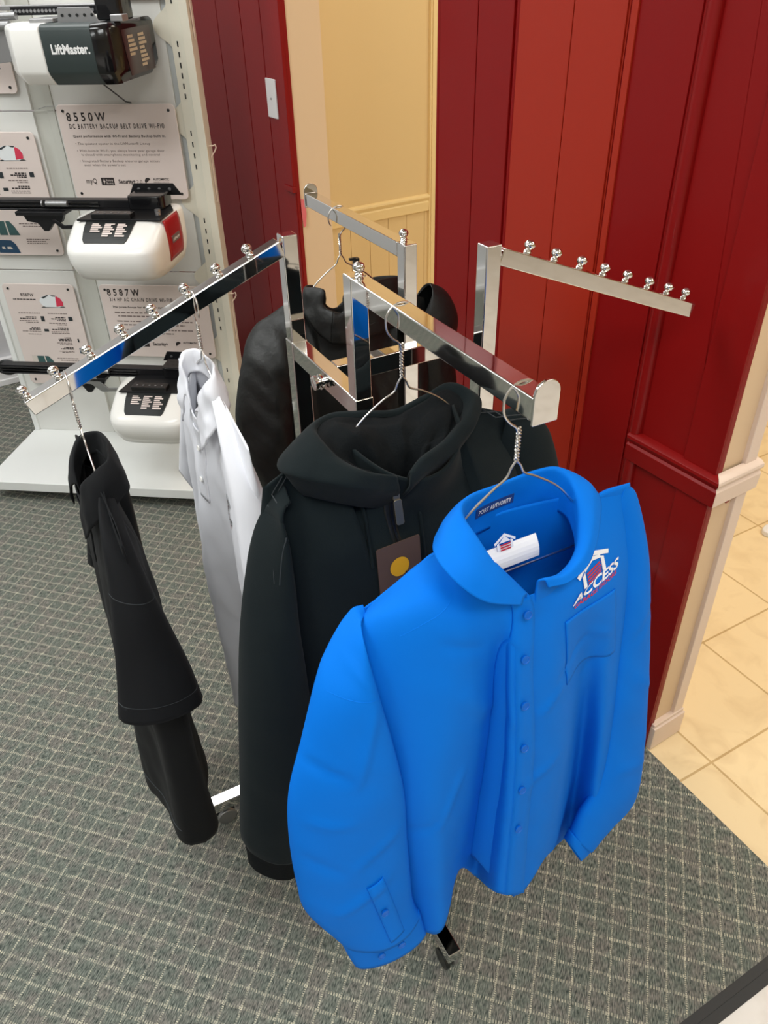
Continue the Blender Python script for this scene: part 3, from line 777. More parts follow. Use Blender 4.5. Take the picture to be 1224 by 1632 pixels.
SH_PTS = {'b0':(-0.0404,0.08,1.1042),'b1':(-0.0419,0.088,1.0398),'b2':(-0.038,0.09,0.9684),'b3':(-0.0341,0.092,0.8959),'b4':(-0.0315,0.095,0.8169),'b5':(-0.0297,0.096,0.7351),'pk_tl':(0.0271,0.07,1.05),'pk_tr':(0.1389,0.05,1.0275),'pk_bl':(0.0461,0.07,0.9381),'lg0':(0.0364,0.07,1.0667),'lg1':(0.1335,0.05,1.0543),'lg_top':(0.093,0.05,1.0892),'cb1':(-0.2162,0.09,0.6897),'cb2':(-0.1953,0.08,0.5713),'cb3':(-0.2152,0.08,0.5692),'cp0':(-0.2371,0.09,0.7761),'cp1':(-0.2104,0.08,0.6097),'lab0':(-0.0266,-0.036,1.1488),'lab1':(0.0311,-0.038,1.1418),'card0':(-0.0335,0.0,1.117),'card1':(0.0306,0.0,1.1119),'card2':(0.0295,0.0,1.1222)}
HD_LOW = [(-0.0541,0.088,1.1215),(-0.1002,0.096,1.1414),(-0.1401,0.082,1.1551),(-0.168,0.056,1.159),(-0.1747,0.018,1.1505),(-0.1538,-0.015,1.1465),(-0.0888,-0.05,1.1511),(-0.0341,-0.06,1.1374),(0.0188,-0.06,1.1261),(0.0712,-0.055,1.1429),(0.1005,-0.035,1.159),(0.1172,0.0,1.1547),(0.0917,0.032,1.1478),(0.038,0.066,1.136),(-0.0144,0.086,1.1332),(-0.0422,0.092,1.1255)]
HD_RIM = [(-0.059,0.088,1.135),(-0.0946,0.086,1.1521),(-0.1181,0.066,1.166),(-0.1277,0.04,1.1772),(-0.1268,0.008,1.1794),(-0.1081,-0.02,1.1741),(-0.0822,-0.035,1.1681),(-0.04,-0.04,1.1567),(0.01,-0.04,1.1456),(0.0496,-0.036,1.1554),(0.082,-0.028,1.171),(0.0968,0.0,1.1623),(0.0694,0.03,1.1499),(0.0266,0.056,1.1432),(-0.0166,0.078,1.1433),(-0.0376,0.086,1.1334)]
HD_TGT = [(-0.0604,0.075,1.1299),(-0.0703,0.06,1.1323),(-0.0711,0.05,1.1336),(-0.06,0.04,1.1294),(-0.0513,0.035,1.1272),(-0.0395,0.03,1.1224),(-0.0301,0.03,1.1205),(-0.0207,0.03,1.1182),(-0.0127,0.03,1.117),(-0.0058,0.032,1.1179),(-0.0011,0.035,1.1194),(0.0008,0.04,1.1227),(-0.0011,0.045,1.1234),(-0.0078,0.055,1.127),(-0.0227,0.07,1.1293),(-0.0375,0.08,1.1285)]
HD_SLL = [((-0.1703,0.0,1.1163),(-0.175,0.03,1.1074)),((-0.1911,0.0,1.0949),(-0.1939,0.045,1.1027)),((-0.2152,0.008,1.0598),(-0.1931,0.055,1.063)),((-0.235,0.015,1.0112),(-0.1939,0.06,0.9905)),((-0.2587,0.025,0.9311),(-0.1951,0.062,0.9322)),((-0.2836,0.035,0.7939),(-0.1935,0.064,0.7721)),((-0.3036,0.042,0.6584),(-0.2093,0.064,0.6373)),((-0.3209,0.05,0.5448),(-0.2258,0.064,0.5004)),((-0.3186,0.05,0.5084),(-0.2367,0.064,0.4549))]
HD_CUFF = [((-0.3175,0.05,0.5163),(-0.2359,0.064,0.4634)),((-0.3186,0.052,0.4811),(-0.2438,0.064,0.4271)),((-0.3193,0.052,0.4598),(-0.2511,0.064,0.3987))]
HD_PTS = {'ztop':(-0.0558,0.095,1.1267),'zpb':(-0.0573,0.1,1.0886),'d0':(-0.0922,0.098,1.1381),'d1':(-0.0894,0.1,1.1135),'d2':(-0.0906,0.1,1.0551),'d3':(-0.0935,0.1,1.0111),'e0':(-0.0151,0.085,1.1351),'e1':(-0.0167,0.095,1.0268),'tag_tl':(-0.0857,0.11,1.0667),'tag_tr':(-0.0322,0.11,1.0514),'tag_bl':(-0.0846,0.11,1.0253),'sm0':(-0.1715,0.05,1.1535),'sm1':(-0.1913,0.04,1.122),'sm2':(-0.2146,0.03,1.0555),'sm3':(-0.228,0.03,1.012)}
JK_BASE = [(-0.0676,0.078,1.0478),(-0.0885,0.05,1.0743),(-0.0958,0.03,1.0916),(-0.0944,0.0,1.1019),(-0.0583,-0.03,1.074),(0.0004,-0.05,1.0294),(0.064,-0.05,1.0436),(0.1154,-0.04,1.0564),(0.1567,0,1.0536),(0.1012,0.04,1.039),(0.0137,0.07,1.0367),(-0.04,0.08,1.0425)]
JK_TOP = [(-0.0539,0.075,1.0881),(-0.0668,0.055,1.0975),(-0.0623,0.04,1.1229),(-0.0794,0.0,1.1201),(-0.0485,-0.03,1.1044),(-0.0028,-0.05,1.0442),(0.0554,-0.045,1.0815),(0.0954,-0.04,1.0975),(0.1441,0,1.1012),(0.0631,0.04,1.1192),(-0.0198,0.065,1.1181),(-0.0355,0.078,1.0863)]
JK_SLL = [((-0.1241,0.0,1.0965),(-0.1232,0.03,1.0881)),((-0.1587,0.0,1.0786),(-0.1346,0.04,1.0623)),((-0.1925,0.005,1.0623),(-0.1455,0.05,1.0317)),((-0.2217,0.015,1.0311),(-0.1524,0.06,0.9903)),((-0.2416,0.025,0.9881),(-0.1569,0.062,0.939)),((-0.2588,0.035,0.9388),(-0.1597,0.064,0.8854)),((-0.269,0.04,0.8941),(-0.1624,0.064,0.8234)),((-0.264,0.045,0.8226),(-0.1622,0.064,0.7576)),((-0.2398,0.05,0.7183),(-0.1621,0.064,0.6769)),((-0.2182,0.05,0.5909),(-0.159,0.06,0.5752))]
JK_PTS = [(0.0684,0.0,1.1375),(0.0828,0.0,1.1122),(0.18,0.0,1.0796),(0.2054,0,1.012)]
BP_NEAR = [((0.08,0.0054,0.9988),(0.08,-0.0137,0.9923)),((0.12,0.0149,0.9923),(0.12,-0.0151,0.97)),((0.16,0.0248,0.9649),(0.16,-0.0158,0.9468)),((0.19,0.0336,0.9136),(0.19,-0.023,0.8893)),((0.22,0.0468,0.8509),(0.22,-0.0336,0.8256)),((0.245,0.0604,0.7888),(0.245,-0.0437,0.7685)),((0.27,0.0754,0.7324),(0.27,-0.0488,0.7118))]
BP_FAR = [((-0.12,0.0143,0.9616),(-0.12,-0.053,0.9278)),((-0.16,0.0186,0.8886),(-0.16,-0.0608,0.8484)),((-0.2,0.0225,0.7953),(-0.2,-0.0645,0.7412)),((-0.24,0.0426,0.6544),(-0.24,-0.0672,0.6187))]
WP_NEAR = [((0.08,0.0165,1.106),(0.08,0.0038,1.1112)),((0.12,0.0246,1.0736),(0.12,-0.0022,1.0745)),((0.16,0.0322,1.02),(0.16,-0.0103,1.0176)),((0.19,0.0372,0.9594),(0.19,-0.0173,0.9576)),((0.215,0.0446,0.8818),(0.215,-0.0212,0.8931)),((0.23,0.0485,0.8305),(0.23,-0.0229,0.8455))]
WP_FAR = [((-0.13,0.0002,1.0971),(-0.13,-0.0178,1.0644)),((-0.17,0.0074,1.017),(-0.17,-0.0178,0.9849)),((-0.205,0.0186,0.9114),(-0.205,-0.0137,0.8809)),((-0.235,0.0302,0.8127),(-0.235,0.0023,0.7449))]
#GEO_END

def on_arm(i, t):
    a, b = ARM_END[i]; return a+(b-a)*t

def cuff(rows, a, b, ext, m, parent, th=.0022, grow=1.05, name='cuff'):
    c0 = sum((Vector(p) for p in rows[-1]), Vector())/len(rows[-1]); c1 = sum((Vector(p) for p in rows[-4]), Vector())/len(rows[-4])
    t = (c0-c1).normalized()
    out = [[c0+(Vector(p)-c0)*g+t*h for p in rows[-1]] for h, g in ((-.004, grow*.98), (-.003, grow*1.02), (ext*.3, grow), (ext*.7, grow*.98), (ext, grow*.97), (ext, grow*.90))]
    mb = MB(); mb.grid(out, closed=True); return mb.build(name, m, parent, smooth=True, solid=th)
# ======================= blue shirt =======================
def company_logo(parent, surf, o, ax, ay, size, dark=False):
    """house outline with three stripes above slanted lettering; ax, ay = (s,z) axes"""
    def f(x, y, off=.0012):
        return surf(o[0]+ax[0]*x*size+ay[0]*y*size, o[1]+ax[1]*x*size+ay[1]*y*size, off)
    W_ = 'logo_black' if dark else 'logo_white'
    def poly(mb, pts, off=.0030):
        mb.add([f(x, y, off) for x, y in pts], [tuple(range(len(pts)))])
    mb = MB()
    poly(mb, [(.20, .42), (.27, .42), (.27, .80), (.20, .74)]); poly(mb, [(.66, .42), (.73, .42), (.73, .78), (.66, .84)])
    poly(mb, [(.14, .72), (.47, 1.02), (.47, 1.14), (.10, .82)]); poly(mb, [(.47, 1.02), (.84, .74), (.86, .84), (.47, 1.14)])
    poly(mb, [(.27, .80), (.27, .86), (.47, 1.00), (.47, .90)]); poly(mb, [(.47, .90), (.47, 1.00), (.66, .88), (.66, .80)])
    put_text(mb, 'ACCESS', -.05, 1.02, .16, .23, lambda x, y: f(x, y, .0024), 1.0, .03, .25)
    a = mb.build('embroidery', W_, parent)
    mb = MB()
    for i in range(4): poly(mb, [(.30, .44+i*.085), (.63, .44+i*.085), (.63, .485+i*.085), (.30, .485+i*.085)])
    put_text(mb, 'GARAGE DOORS', -.02, .95, .02, .10, lambda x, y: f(x, y, .0024), 1.0, .02, .2)
    b = mb.build('embroidery', 'logo_red', parent)
    return a

shirt_O = on_arm(1, .915)
SH = thing('blue_shirt', 'bright blue long sleeved button-up shirt hanging at the end of the front arm', 'shirt', (shirt_O.x, shirt_O.y, 0), RTH)
hanger('wire hanger inside the blue shirt, hooked at the front arm end plate', shirt_O, RTH, UT[1]+TW/2, half=.160, drop=.136, flip=1, neck=.076)

def g_(x, c, w): return math.exp(-((x-c)/w)**2)
def bl_folds(s, z, v, front):
    k = sm((v-.10)/.8)
    if front:
        r = -.075*k*g_(s, -.085+.02*(1-v), .034) - .070*sm((v-.22)/.6)*g_(s, .105-.01*v, .036)
        r += .022*k*g_(s, -.135, .03)
        r += .010*g_(s, .045, .03)*k
        r += .006*g_(s+.25*(z-1.05), -.10, .02)*sm((v-.02)/.1)*sm((.45-v)/.2)
        r += .004*sin(60*(s*.5+z))*g_(s, -.15, .05)*sm((v-.1)/.2)*(1-v)
        r += .0035*sin(46*(z+s*.8)+2)*g_(s, .12, .06)
        r += .0025*sin(90*(z*.6-s))*g_(z, 1.0, .08)
    else:
        r = -.02*k*sin(s*45)
    return r
BL_CR = [((-.135, .80), (-.098, .88), .006, .005), ((-.17, .79), (-.125, .815), .005, -.004), ((-.10, 1.00), (-.05, .93), .012, .004), ((-.085, 1.06), (-.13, 1.085), .008, -.003),
         ((0.0, .93), (.035, .955), .006, .004), ((.03, .965), (.10, .985), .007, -.004), ((.05, 1.06), (.11, 1.07), .006, -.003), ((-.02, .80), (.05, .83), .006, .0035), ((.09, .99), (.135, .96), .006, .004), ((.10, .90), (.14, .935), .006, -.004)]
sb, ssurf = panel_body(SH, 'blue', SH_BODY, (3, 9), wr=.0028, seed=1, creases=BL_CR)
SL_CR = [((-.285, .985), (-.235, .945), .005, -.0045), ((-.235, .945), (-.205, 1.04), .007, .004), ((-.29, .90), (-.24, .88), .006, .003), ((-.245, .80), (-.185, .83), .006, .004), ((-.30, .84), (-.255, .79), .006, -.003), ((-.22, 1.085), (-.20, 1.05), .006, .003), ((-.27, .72), (-.20, .75), .008, .004)]
slL, lsurf, rowsL = lens(SH, 'blue', SH_SLL, ramp=.35, n=100, k=34, bf=.026, bb=.022, wr=.003, seed=3, creases=SL_CR)
SR_CR = [((.24, .95), (.19, .90), .006, -.003), ((.245, .80), (.20, .84), .006, .003), ((.25, .64), (.19, .66), .007, .004)]
slR, rsurf, rowsR = lens(SH, 'blue', SH_SLR, ramp=.35, n=90, k=30, bf=.014, bb=.022, wr=.003, seed=5, creases=SR_CR)
cL, cLs, _ = lens(SH, 'blue', SH_CUFFL, name='cuff', n=14, k=30, bf=.016, bb=.020, thick=.003, wr=.0006, seed=6)
cR, cRs, _ = lens(SH, 'blue', SH_CUFFR, name='cuff', n=12, k=24, bf=.010, bb=.024, thick=.003, wr=.0006, seed=7)
# sleeve placket and buttons on the near cuff
pp0, pp1 = SH_PTS['cp0'], SH_PTS['cp1']
mb = strip(lsurf, [(pp0[0]+.012, pp0[2]-.02), ((pp0[0]+pp1[0])/2+.012, (pp0[2]+pp1[2])/2-.008), (pp1[0]+.012, pp1[2])], .022, .0028, 30); mb.build('cuff_placket', 'blue', SH, smooth=True, solid=.0012)
b_ = SH_PTS['cb1']; button(SH, 'blue_button', lsurf(b_[0], b_[2], .0055), (0, -1, .15), .0052)
for kk in ('cb2', 'cb3'):
    b_ = SH_PTS[kk]; button(SH, 'blue_button', cLs(b_[0]+(.004 if kk == 'cb2' else -.006), b_[2]+.004, .0065), (0, -1, .15), .0054)
# shoulder / armhole seams
mb = MB(); seam(ssurf, [(-.085, 1.132), (-.12, 1.120), (-.165, 1.098)], mb=mb, r=.0006); mb.build('yoke_seam', 'blue', SH, smooth=True)
mb = MB(); seam(lsurf, [(-.246, 1.058), (-.222, 1.052), (-.200, 1.045)], mb=mb, r=.0007); mb.build('armhole_seam', 'blue', SH, smooth=True)
# placket
PL = [((a[0]+b[0])/2, (a[2]+b[2])/2) for a, b in ((r[5], r[6]) for r in SH_BODY)]
P_ = cr(PL, 110); rows = []
W5 = cr([(r[5][0], r[5][2]) for r in SH_BODY], 110); W6 = cr([(r[6][0], r[6][2]) for r in SH_BODY], 110)
for (a, b) in zip(W5, W6):
    rows.append([ssurf(a[0]+(b[0]-a[0])*t-.002*(1-t)*(t < .5)+.002*(t > .5), a[1]+(b[1]-a[1])*t, .0032 if 0 < t < 1 else .0004) for t in (0, .03, .25, .5, .75, .97, 1)])
mb = MB(); mb.grid(rows); mb.build('placket', 'blue', SH, smooth=True, solid=.0012)
for kk in ('b1', 'b2', 'b3', 'b4', 'b5'):
    q = SH_PTS[kk]; button(SH, 'blue_button', ssurf(q[0]+.004, q[2], .006), (0, -1, .25), .0054)
# chest pocket
a, b, c_ = SH_PTS['pk_tl'], SH_PTS['pk_tr'], SH_PTS['pk_bl']
pk = MB(); rows = []
for j in range(24):
    v = j/23; rows.append([ssurf(a[0]+(b[0]-a[0])*i/23*.93+(c_[0]-a[0])*v, a[2]+(b[2]-a[2])*i/23*.93+(c_[2]-a[2])*v+(-.010*abs(i/23-.5)*0), .0018) for i in range(24)])
pk.grid(rows); pk.build('pocket', 'blue', SH, smooth=True, solid=.0014)
l0, l1, lt = SH_PTS['lg0'], SH_PTS['lg1'], SH_PTS['lg_top']
company_logo(SH, ssurf, (l0[0]+.008, l0[2]-.010), ((l1[0]-l0[0])/.073*.98, (l1[2]-l0[2])/.073*.90), (-.06, .60), .073)
# collar: seam, stand, fold, leaf, edge
stations = []
for (fs, ff, fz), (es, ef, ez) in zip(SH_FOLD, SH_EDGE):
    cx, cf = .005, .018
    ss = fs+(cx-fs)*.05; sf = ff+(cf-ff)*.04
    bkk = sm((.01-ff)/.03)
    stations.append([(ss, sf-.002*bkk, fz-.034-.022*bkk), (ss, sf, fz-.012), (fs, ff, fz), (fs*.42+es*.58, ff*.42+ef*.58, fz*.45+ez*.55+.006), (es, ef, ez)])
_, cbv, _ = sheet(SH, 'blue', stations, 'collar', nu=150, nv=40, thick=.0022, wr=.0014, seed=8)
# woven label on the stand, inside back
def cback(s, z, off=.0012):
    h = cbv.ray_cast(Vector((s, -.02, z)), Vector((0, 1, 0)))
    y = h[0].y if h[0] is not None else .05
    return Vector((s, y-off, z))
LBZ = lambda s_: 1.1500-.06*(s_)
rows = [[cback(-.028+.058*i/12, LBZ(-.028+.058*i/12)-.0065+.0125*j/4, .0018) for i in range(13)] for j in range(5)]
mb = MB(); mb.grid(rows); lb = mb.build('neck_label', 'label_blue', SH, solid=.0006)
mb = MB(); put_text(mb, 'PORT', -.024, -.008, 0, .0058, lambda x, z: cback(x, LBZ(x)-.003+z, .0028), res=2)
put_text(mb, 'AUTHORITY', -.006, .026, 0, .0058, lambda x, z: cback(x, LBZ(x)-.003+z, .0028), bold=.02, res=2); mb.build('lettering', 'white', lb)
# white cardboard guard taped on the hanger's crossbar
mb = MB(); rows = [[(-.034+.066*i/12, -.004-.003*sin(j/6*pi)-.010*(j/6), 1.124-.024*j/6) for i in range(13)] for j in range(7)]
mb.grid(rows); pc = mb.build('paper_neck_tag', 'white', SH, solid=.0016)
mb = MB()
def pf(x, y): return (-.022+x*.024, -.010+y*.006, 1.120+y*.020)
for pts in ([(.0, .1), (.12, .1), (.12, .55), (0, .48)], [(.75, .1), (.88, .1), (.88, .5), (.75, .58)], [(-.1, .45), (.45, .85), (.45, 1.0), (-.14, .58)], [(.45, .85), (1.0, .45), (1.04, .58), (.45, 1.0)], [(.12, .5), (.75, .5), (.45, .85)]):
    mb.add([pf(*p) for p in pts], [tuple(range(len(pts)))])
mb.build('embroidery', 'logo_white', SH)
mb = MB()
for i in range(3): mb.add([tuple(Vector(pf(x, y))+Vector((0, -.0006, .0004))) for x, y in ((.16, .06+i*.14), (.72, .06+i*.14), (.72, .14+i*.14), (.16, .14+i*.14))], [(0, 1, 2, 3)])
mb.build('embroidery', 'logo_red', SH)
# collar button
button(SH, 'blue_button', ssurf(-.036, 1.098, .008), (0, -1, .3), .0052)

# ======================= black hoodie =======================
hood_O = on_arm(1, .31)
HD = thing('black_hoodie', 'black zip-up hooded sweatshirt hanging behind the blue shirt', 'hoodie', (hood_O.x, hood_O.y, 0), RTH)
hanger('wire hanger inside the black hoodie, hooked over the middle of the front arm', hood_O, RTH, UT[1]+TW/2, half=.165, drop=.125, flip=1, neck=.082)
def hd_folds(s, z, v, front):
    k = sm((v-.1)/.7)
    if front: return -.03*k*g_(s, -.10, .03)+.012*k*g_(s, -.05, .03)-.03*k*g_(s, .08, .04) - .006*g_(s, -.03, .012)*sm(v/.1)
    return -.015*k*sin(s*40)
hb, hsurf = body(HD, 'black_fleece', zs=1.118, zn=1.163, zhem=.38, ws=.19, neck=.082, nf=.086, nb=.045, zfront=1.122, zback=1.135,
    prof=((0, -.010, .186, .05, .03), (.07, -.010, .196, .080, .045), (.2, -.008, .194, .092, .055), (.6, -.006, .185, .092, .06), (1, -.004, .18, .088, .06)), folds=hd_folds, thick=.004, wr=.003, seed=11)
hsL, hlsurf, hrL = lens(HD, 'black_fleece', HD_SLL, ramp=.3, n=90, k=30, bf=.036, bb=.034, thick=.004, wr=.004, seed=13, sharp=.5)
hsR, hrR = sleeve(HD, 'black_fleece', [(.140, 0, 1.07, .055, .015, 0), (.180, .0, 1.05, .066, .034, 0), (.210, .0, .97, .058, .045, 0), (.228, .0, .86, .055, .045, 0), (.25, .0, .7, .058, .05, 0), (.25, .0, .50, .05, .04, 0)], seed=15, n=60, thick=.004, wr=.004)
lens(HD, 'black_rib', HD_CUFF, name='cuff', n=12, bf=.026, bb=.024, thick=.004, wr=.001, seed=14, sharp=.5); cuff(hrR, 0, 0, .055, 'black_rib', HD, th=.004, grow=.93)
mb = strip(hsurf, [(-.16, .375), (-.08, .365), (0, .362), (.08, .365), (.16, .375)], .05, .003, 40); mb.build('hem_band', 'black_rib', HD, smooth=True, solid=.003)
# zip, pull, seams, cords
ZP = [(-.056, 1.118), (-.057, 1.085), (-.050, 1.0), (-.040, .85), (-.020, .6), (-.005, .40)]
mb = strip(hsurf, ZP, .012, .003, 60); mb.build('zip_tape', 'black_nylon', HD, smooth=True, solid=.001)
mb = MB(); mb.tube([hsurf(p[0], p[1], .006) for p in cr(ZP, 60)], .0016, 6); mb.build('zip_teeth', 'black_metal', HD)
p = hsurf(-.0565, 1.117, .012)
pl_ = MB()
pl_.prism(rrect(-.0055, .0055, -.045, -.012, .003), 0, .002, lambda x, z, y: (p.x+x, p.y-y-.002+z*.25, p.z+z))
pl_.prism(rrect(-.0045, .0045, -.014, .006, .0025), 0, .005, lambda x, z, y: (p.x+x, p.y-y+.002+z*.2, p.z+z))
pl_.build('zip_pull', 'zip', HD, bevel=.0006)
mb = MB(); mb.tube([hsurf(-.015, 1.125, .004), hsurf(-.016, 1.06, .004), hsurf(-.017, 1.00, .004)], .0022, 8)
mb.build('drawstring', 'black_fleece', HD, smooth=True)
mb = MB(); mb.tube([hsurf(-.092, 1.130, .004), hsurf(-.088, 1.11, .006), hsurf(-.086, 1.07, .006), hsurf(-.091, 1.04, .006), hsurf(-.093, 1.01, .005)], .0024, 8)
mb.build('drawstring', 'black_fleece', HD, smooth=True)
for o_ in (0, .007):
    mb = MB(); hf2 = front_of([hb, hsL]); seam(hf2, [(-.165-o_, 1.128), (-.186-o_, 1.10), (-.202-o_, 1.06), (-.212-o_*.7, 1.015)], r=.0009, off=.0025, mb=mb); mb.build('seam', 'black_stitch', HD, smooth=True)
mb = MB()
for o_ in (0, .006): seam(hsurf, [(.09, 1.15-o_), (.15, 1.137-o_), (.19, 1.125-o_)], r=.0009, off=.0025, mb=mb)
mb.build('seam', 'black_stitch', HD, smooth=True)
# hood lying open over the shoulders: outside leaf, thick rim, waffle-knit inside
LD = []; HL = []
for (ls, lf, lz), (rs, rf, rz), (ts, tf, tz) in zip(HD_LOW, HD_RIM, HD_TGT):
    LD.append([(ls*.8+ts*.2, lf*.62, lz-.050), (ls*.93+ts*.07, lf*.88, lz-.020), (ls, lf, lz-.004), (ls*1.02, lf*1.02, lz+.004), (ls*.5+rs*.5, lf*.5+rf*.5+.002, lz*.5+rz*.5+.010), (rs*.9+ls*.1, rf*.9+lf*.1, rz+.003), (rs*.97+ts*.03, rf*.97, rz-.002)])
    bk = sm((.06-rf)/.08)
    lr = lambda t, dz: (rs+(ts-rs)*t, rf+(tf-rf)*t, rz+(tz-rz)*t+dz)
    HL.append([lr(.02, -.001), lr(.25, .006*bk-.006*(1-bk)), lr(.55, .018*bk-.010*(1-bk)), lr(.85, .014*bk-.010*(1-bk)), lr(1.0, -.006*bk-.012), (ts, tf-.012, tz-.045)])
sheet(HD, 'black_fleece', LD, 'hood', nu=170, nv=34, thick=.004, wr=.003, seed=21)
def hfn2(s, f, z, a, b):
    q = sin(pi*min(1, b*1.12))**.7 if b < .89 else 0
    u = a*4.1+.55*b+.30*noise.noise(Vector((a*6, b*2, 9)))
    rid = 1-abs((u % 1)*2-1)
    z += q*(.013*rid**1.5-.004 + .007*noise.noise(Vector((a*9, b*5, 1.7)))); f += q*.008*noise.noise(Vector((a*8, b*5, 5.1)))
    return s, f, z
sheet(HD, 'black_rib', HL, 'hood_lining', nu=170, nv=44, thick=.003, wr=.003, fn=hfn2, seed=25)
# card tag
TG = thing('swing_tag', 'small brown card tag with a gold round print hanging on the black hoodie', 'tag', (hood_O.x, hood_O.y, 0), RTH)
pt_ = hsurf(-.056, 1.040, .012)
mb = MB(); mb.prism(rrect(-.033, .030, -.075, 0, .003), 0, .0012, lambda x, z, y: (pt_.x+x, pt_.y-y-.004+z*.12, pt_.z+z+x*.05)); mb.build('card', 'tag', TG)
mb = MB(); cc = [(.014*cos(2*pi*k/24)-.002, -.036+.014*sin(2*pi*k/24)) for k in range(24)]
mb.add([(pt_.x+x, pt_.y-.0058+z*.12, pt_.z+z+x*.05) for x, z in cc], [tuple(range(24))]); mb.build('print', 'tag_gold', TG)
mb = MB(); mb.tube([(pt_.x, pt_.y-.005, pt_.z-.006), (pt_.x-.002, pt_.y-.003, pt_.z+.015)], .0005, 6); mb.build('string', 'black_plastic', TG)

# ======================= black rain jacket on the back arm =======================
jk_O = on_arm(2, .6775)
JK = thing('black_jacket', 'black shell jacket with a stand collar hanging on the back arm', 'jacket', (jk_O.x, jk_O.y, 0), RTH)
hanger('wire hanger inside the black shell jacket, hooked over the back arm', jk_O, RTH, UT[2]+TW/2, half=.165, drop=.135, flip=-1, neck=.078)
def jf(s, z, v, front):
    return (.016*sin(s*38+2*z)+.012*noise.noise(Vector((s*12, z*5, 3))))*sm(v*3)*(1 if front else -1)
jb, jsurf = body(JK, 'black_nylon', zs=1.045, zn=1.085, zhem=.38, ws=.19, neck=.085, nf=.07, nb=.045, zfront=1.045, zback=1.04,
    prof=((0, .01, .185, .05, .04), (.1, .01, .195, .06, .05), (1, .0, .195, .075, .06)), folds=jf, thick=.002, wr=.010, seed=31)
lens(JK, 'black_nylon', JK_SLL, ramp=.3, n=90, k=30, bf=.04, bb=.035, thick=.002, wr=.011, seed=33, sharp=.5)
sleeve(JK, 'black_nylon', [(.165, 0, 1.01, .075, .03, 0), (.195, .0, .985, .075, .045, 0), (.208, .0, .90, .06, .05, 0), (.215, .0, .80, .055, .05, 0), (.215, .0, .6, .055, .05, 0), (.21, 0, .5, .05, .04, 0)], seed=35, thick=.002, wr=.012, n=60)
jst = []
for (bs, bf_, bz), (ts, tf, tz) in zip(JK_BASE, JK_TOP):
    jst.append([(bs, bf_, bz-.02), (bs*.5+ts*.5, bf_*.5+tf*.5+.004, bz*.5+tz*.5), (ts, tf, tz), (ts*.93+.002, tf*.86, tz-.012)])
jst.append(jst[0])
sheet(JK, 'black_nylon', jst, 'collar', nu=150, nv=24, thick=.004, wr=.006, seed=37)
mb = MB(); c = Vector((.052, .04, 1.135))
mb.tube([c+Vector((.012, 0, -.03)), c+Vector((.006, 0, -.008)), c, c+Vector((-.004, 0, .008))], .0016, 8)
mb.box(c+Vector((0, 0, .004)), (.012, .010, .014)); mb.box(c+Vector((-.008, 0, .010)), (.014, .006, .005))
mb.build('cord_lock', 'black_plastic', JK, smooth=True, bevel=.001)

# ======================= polos on the sloping left arm =======================
def polo(name, label, hl_, t, m, zsh, hem, slen, near_twist, logo_m, half=.20, seed=0, mat_s='black_stitch', wS=1.0, long_=False, shift=0, hp_flip=1):
    O = on_arm(0, t)
    dirv = (ARM_END[0][1]-ARM_END[0][0]).normalized()
    ztop = O.z + TW/2/ (Vector((0, 0, 1)) - dirv*dirv.z).length
    rz = RTH-pi/2
    G = thing(name, label, 'polo shirt', (O.x, O.y, 0), rz)
    hanger(hl_, O, rz, ztop, half=half-.035, drop=.130, flip=hp_flip, neck=.080)
    return G, O, ztop

# black polo ---------------------------------------------------------------
BP, bO, bz_ = polo('black_polo', 'black short sleeved polo shirt seen edge-on near the left arm tip', 'wire hanger inside the black polo, hooked near the left arm tip', .8575, 'black_pique', 1.0, .30, .3, 0, 'logo_white', seed=41)
zt = bz_
def bf(s, z, v, front):
    k = sm(v/.6); return (.012*k*sin(s*30+1)+.006*noise.noise(Vector((s*9, z*5, 8))))*(1 if front else -1)
pb, psurf = body(BP, 'black_pique', zs=zt-.195, zn=zt-.155, zhem=.255, ws=.185, neck=.065, nf=.030, nb=.026, zfront=zt-.20, zback=zt-.165,
    prof=((0, 0, .185, .020, .020), (.1, 0, .195, .026, .030), (.35, 0, .203, .036, .038), (.8, 0, .205, .045, .040), (1, 0, .205, .055, .048)), folds=bf, ex=5, thick=.002, wr=.003, seed=41)
_, _, bnr = lens(BP, 'black_pique', BP_NEAR, ramp=.4, n=60, k=24, bf=.030, bb=.035, d=(1, 0, 0), thick=.0022, wr=.003, seed=43, sharp=.5)
_, _, bfr = lens(BP, 'black_pique', BP_FAR, n=50, k=24, bf=.030, bb=.02, d=(1, 0, 0), thick=.0022, wr=.003, seed=45, sharp=.5)
mb = MB(); q = [c + (Vector(p)-c)*1.02 for c in [sum((Vector(t_) for t_ in bnr[31]), Vector())/len(bnr[31])] for p in bnr[31]]
mb.tube(q+[q[0]], .0008, 6, cap=False); mb.build('stitching', 'black_stitch', BP, smooth=True)
def hemband(rows, parent, m, n0=5, g=1.012):
    out = [[c+(Vector(p)-c)*g for p in r] for r in rows[-n0:] for c in [sum((Vector(q) for q in r), Vector())/len(r)]]
    mb = MB(); mb.grid(out, closed=True); mb.build('hem', m, parent, smooth=True, solid=.0012)
    r = out[0]; mb = MB(); mb.tube([p for p in r]+[r[0]], .0009, 6, cap=False); mb.build('stitching', 'black_stitch' if m != 'white_pique' else 'white_pique', parent, smooth=True)
hemband(bnr, BP, 'black_pique'); hemband(bfr, BP, 'black_pique')
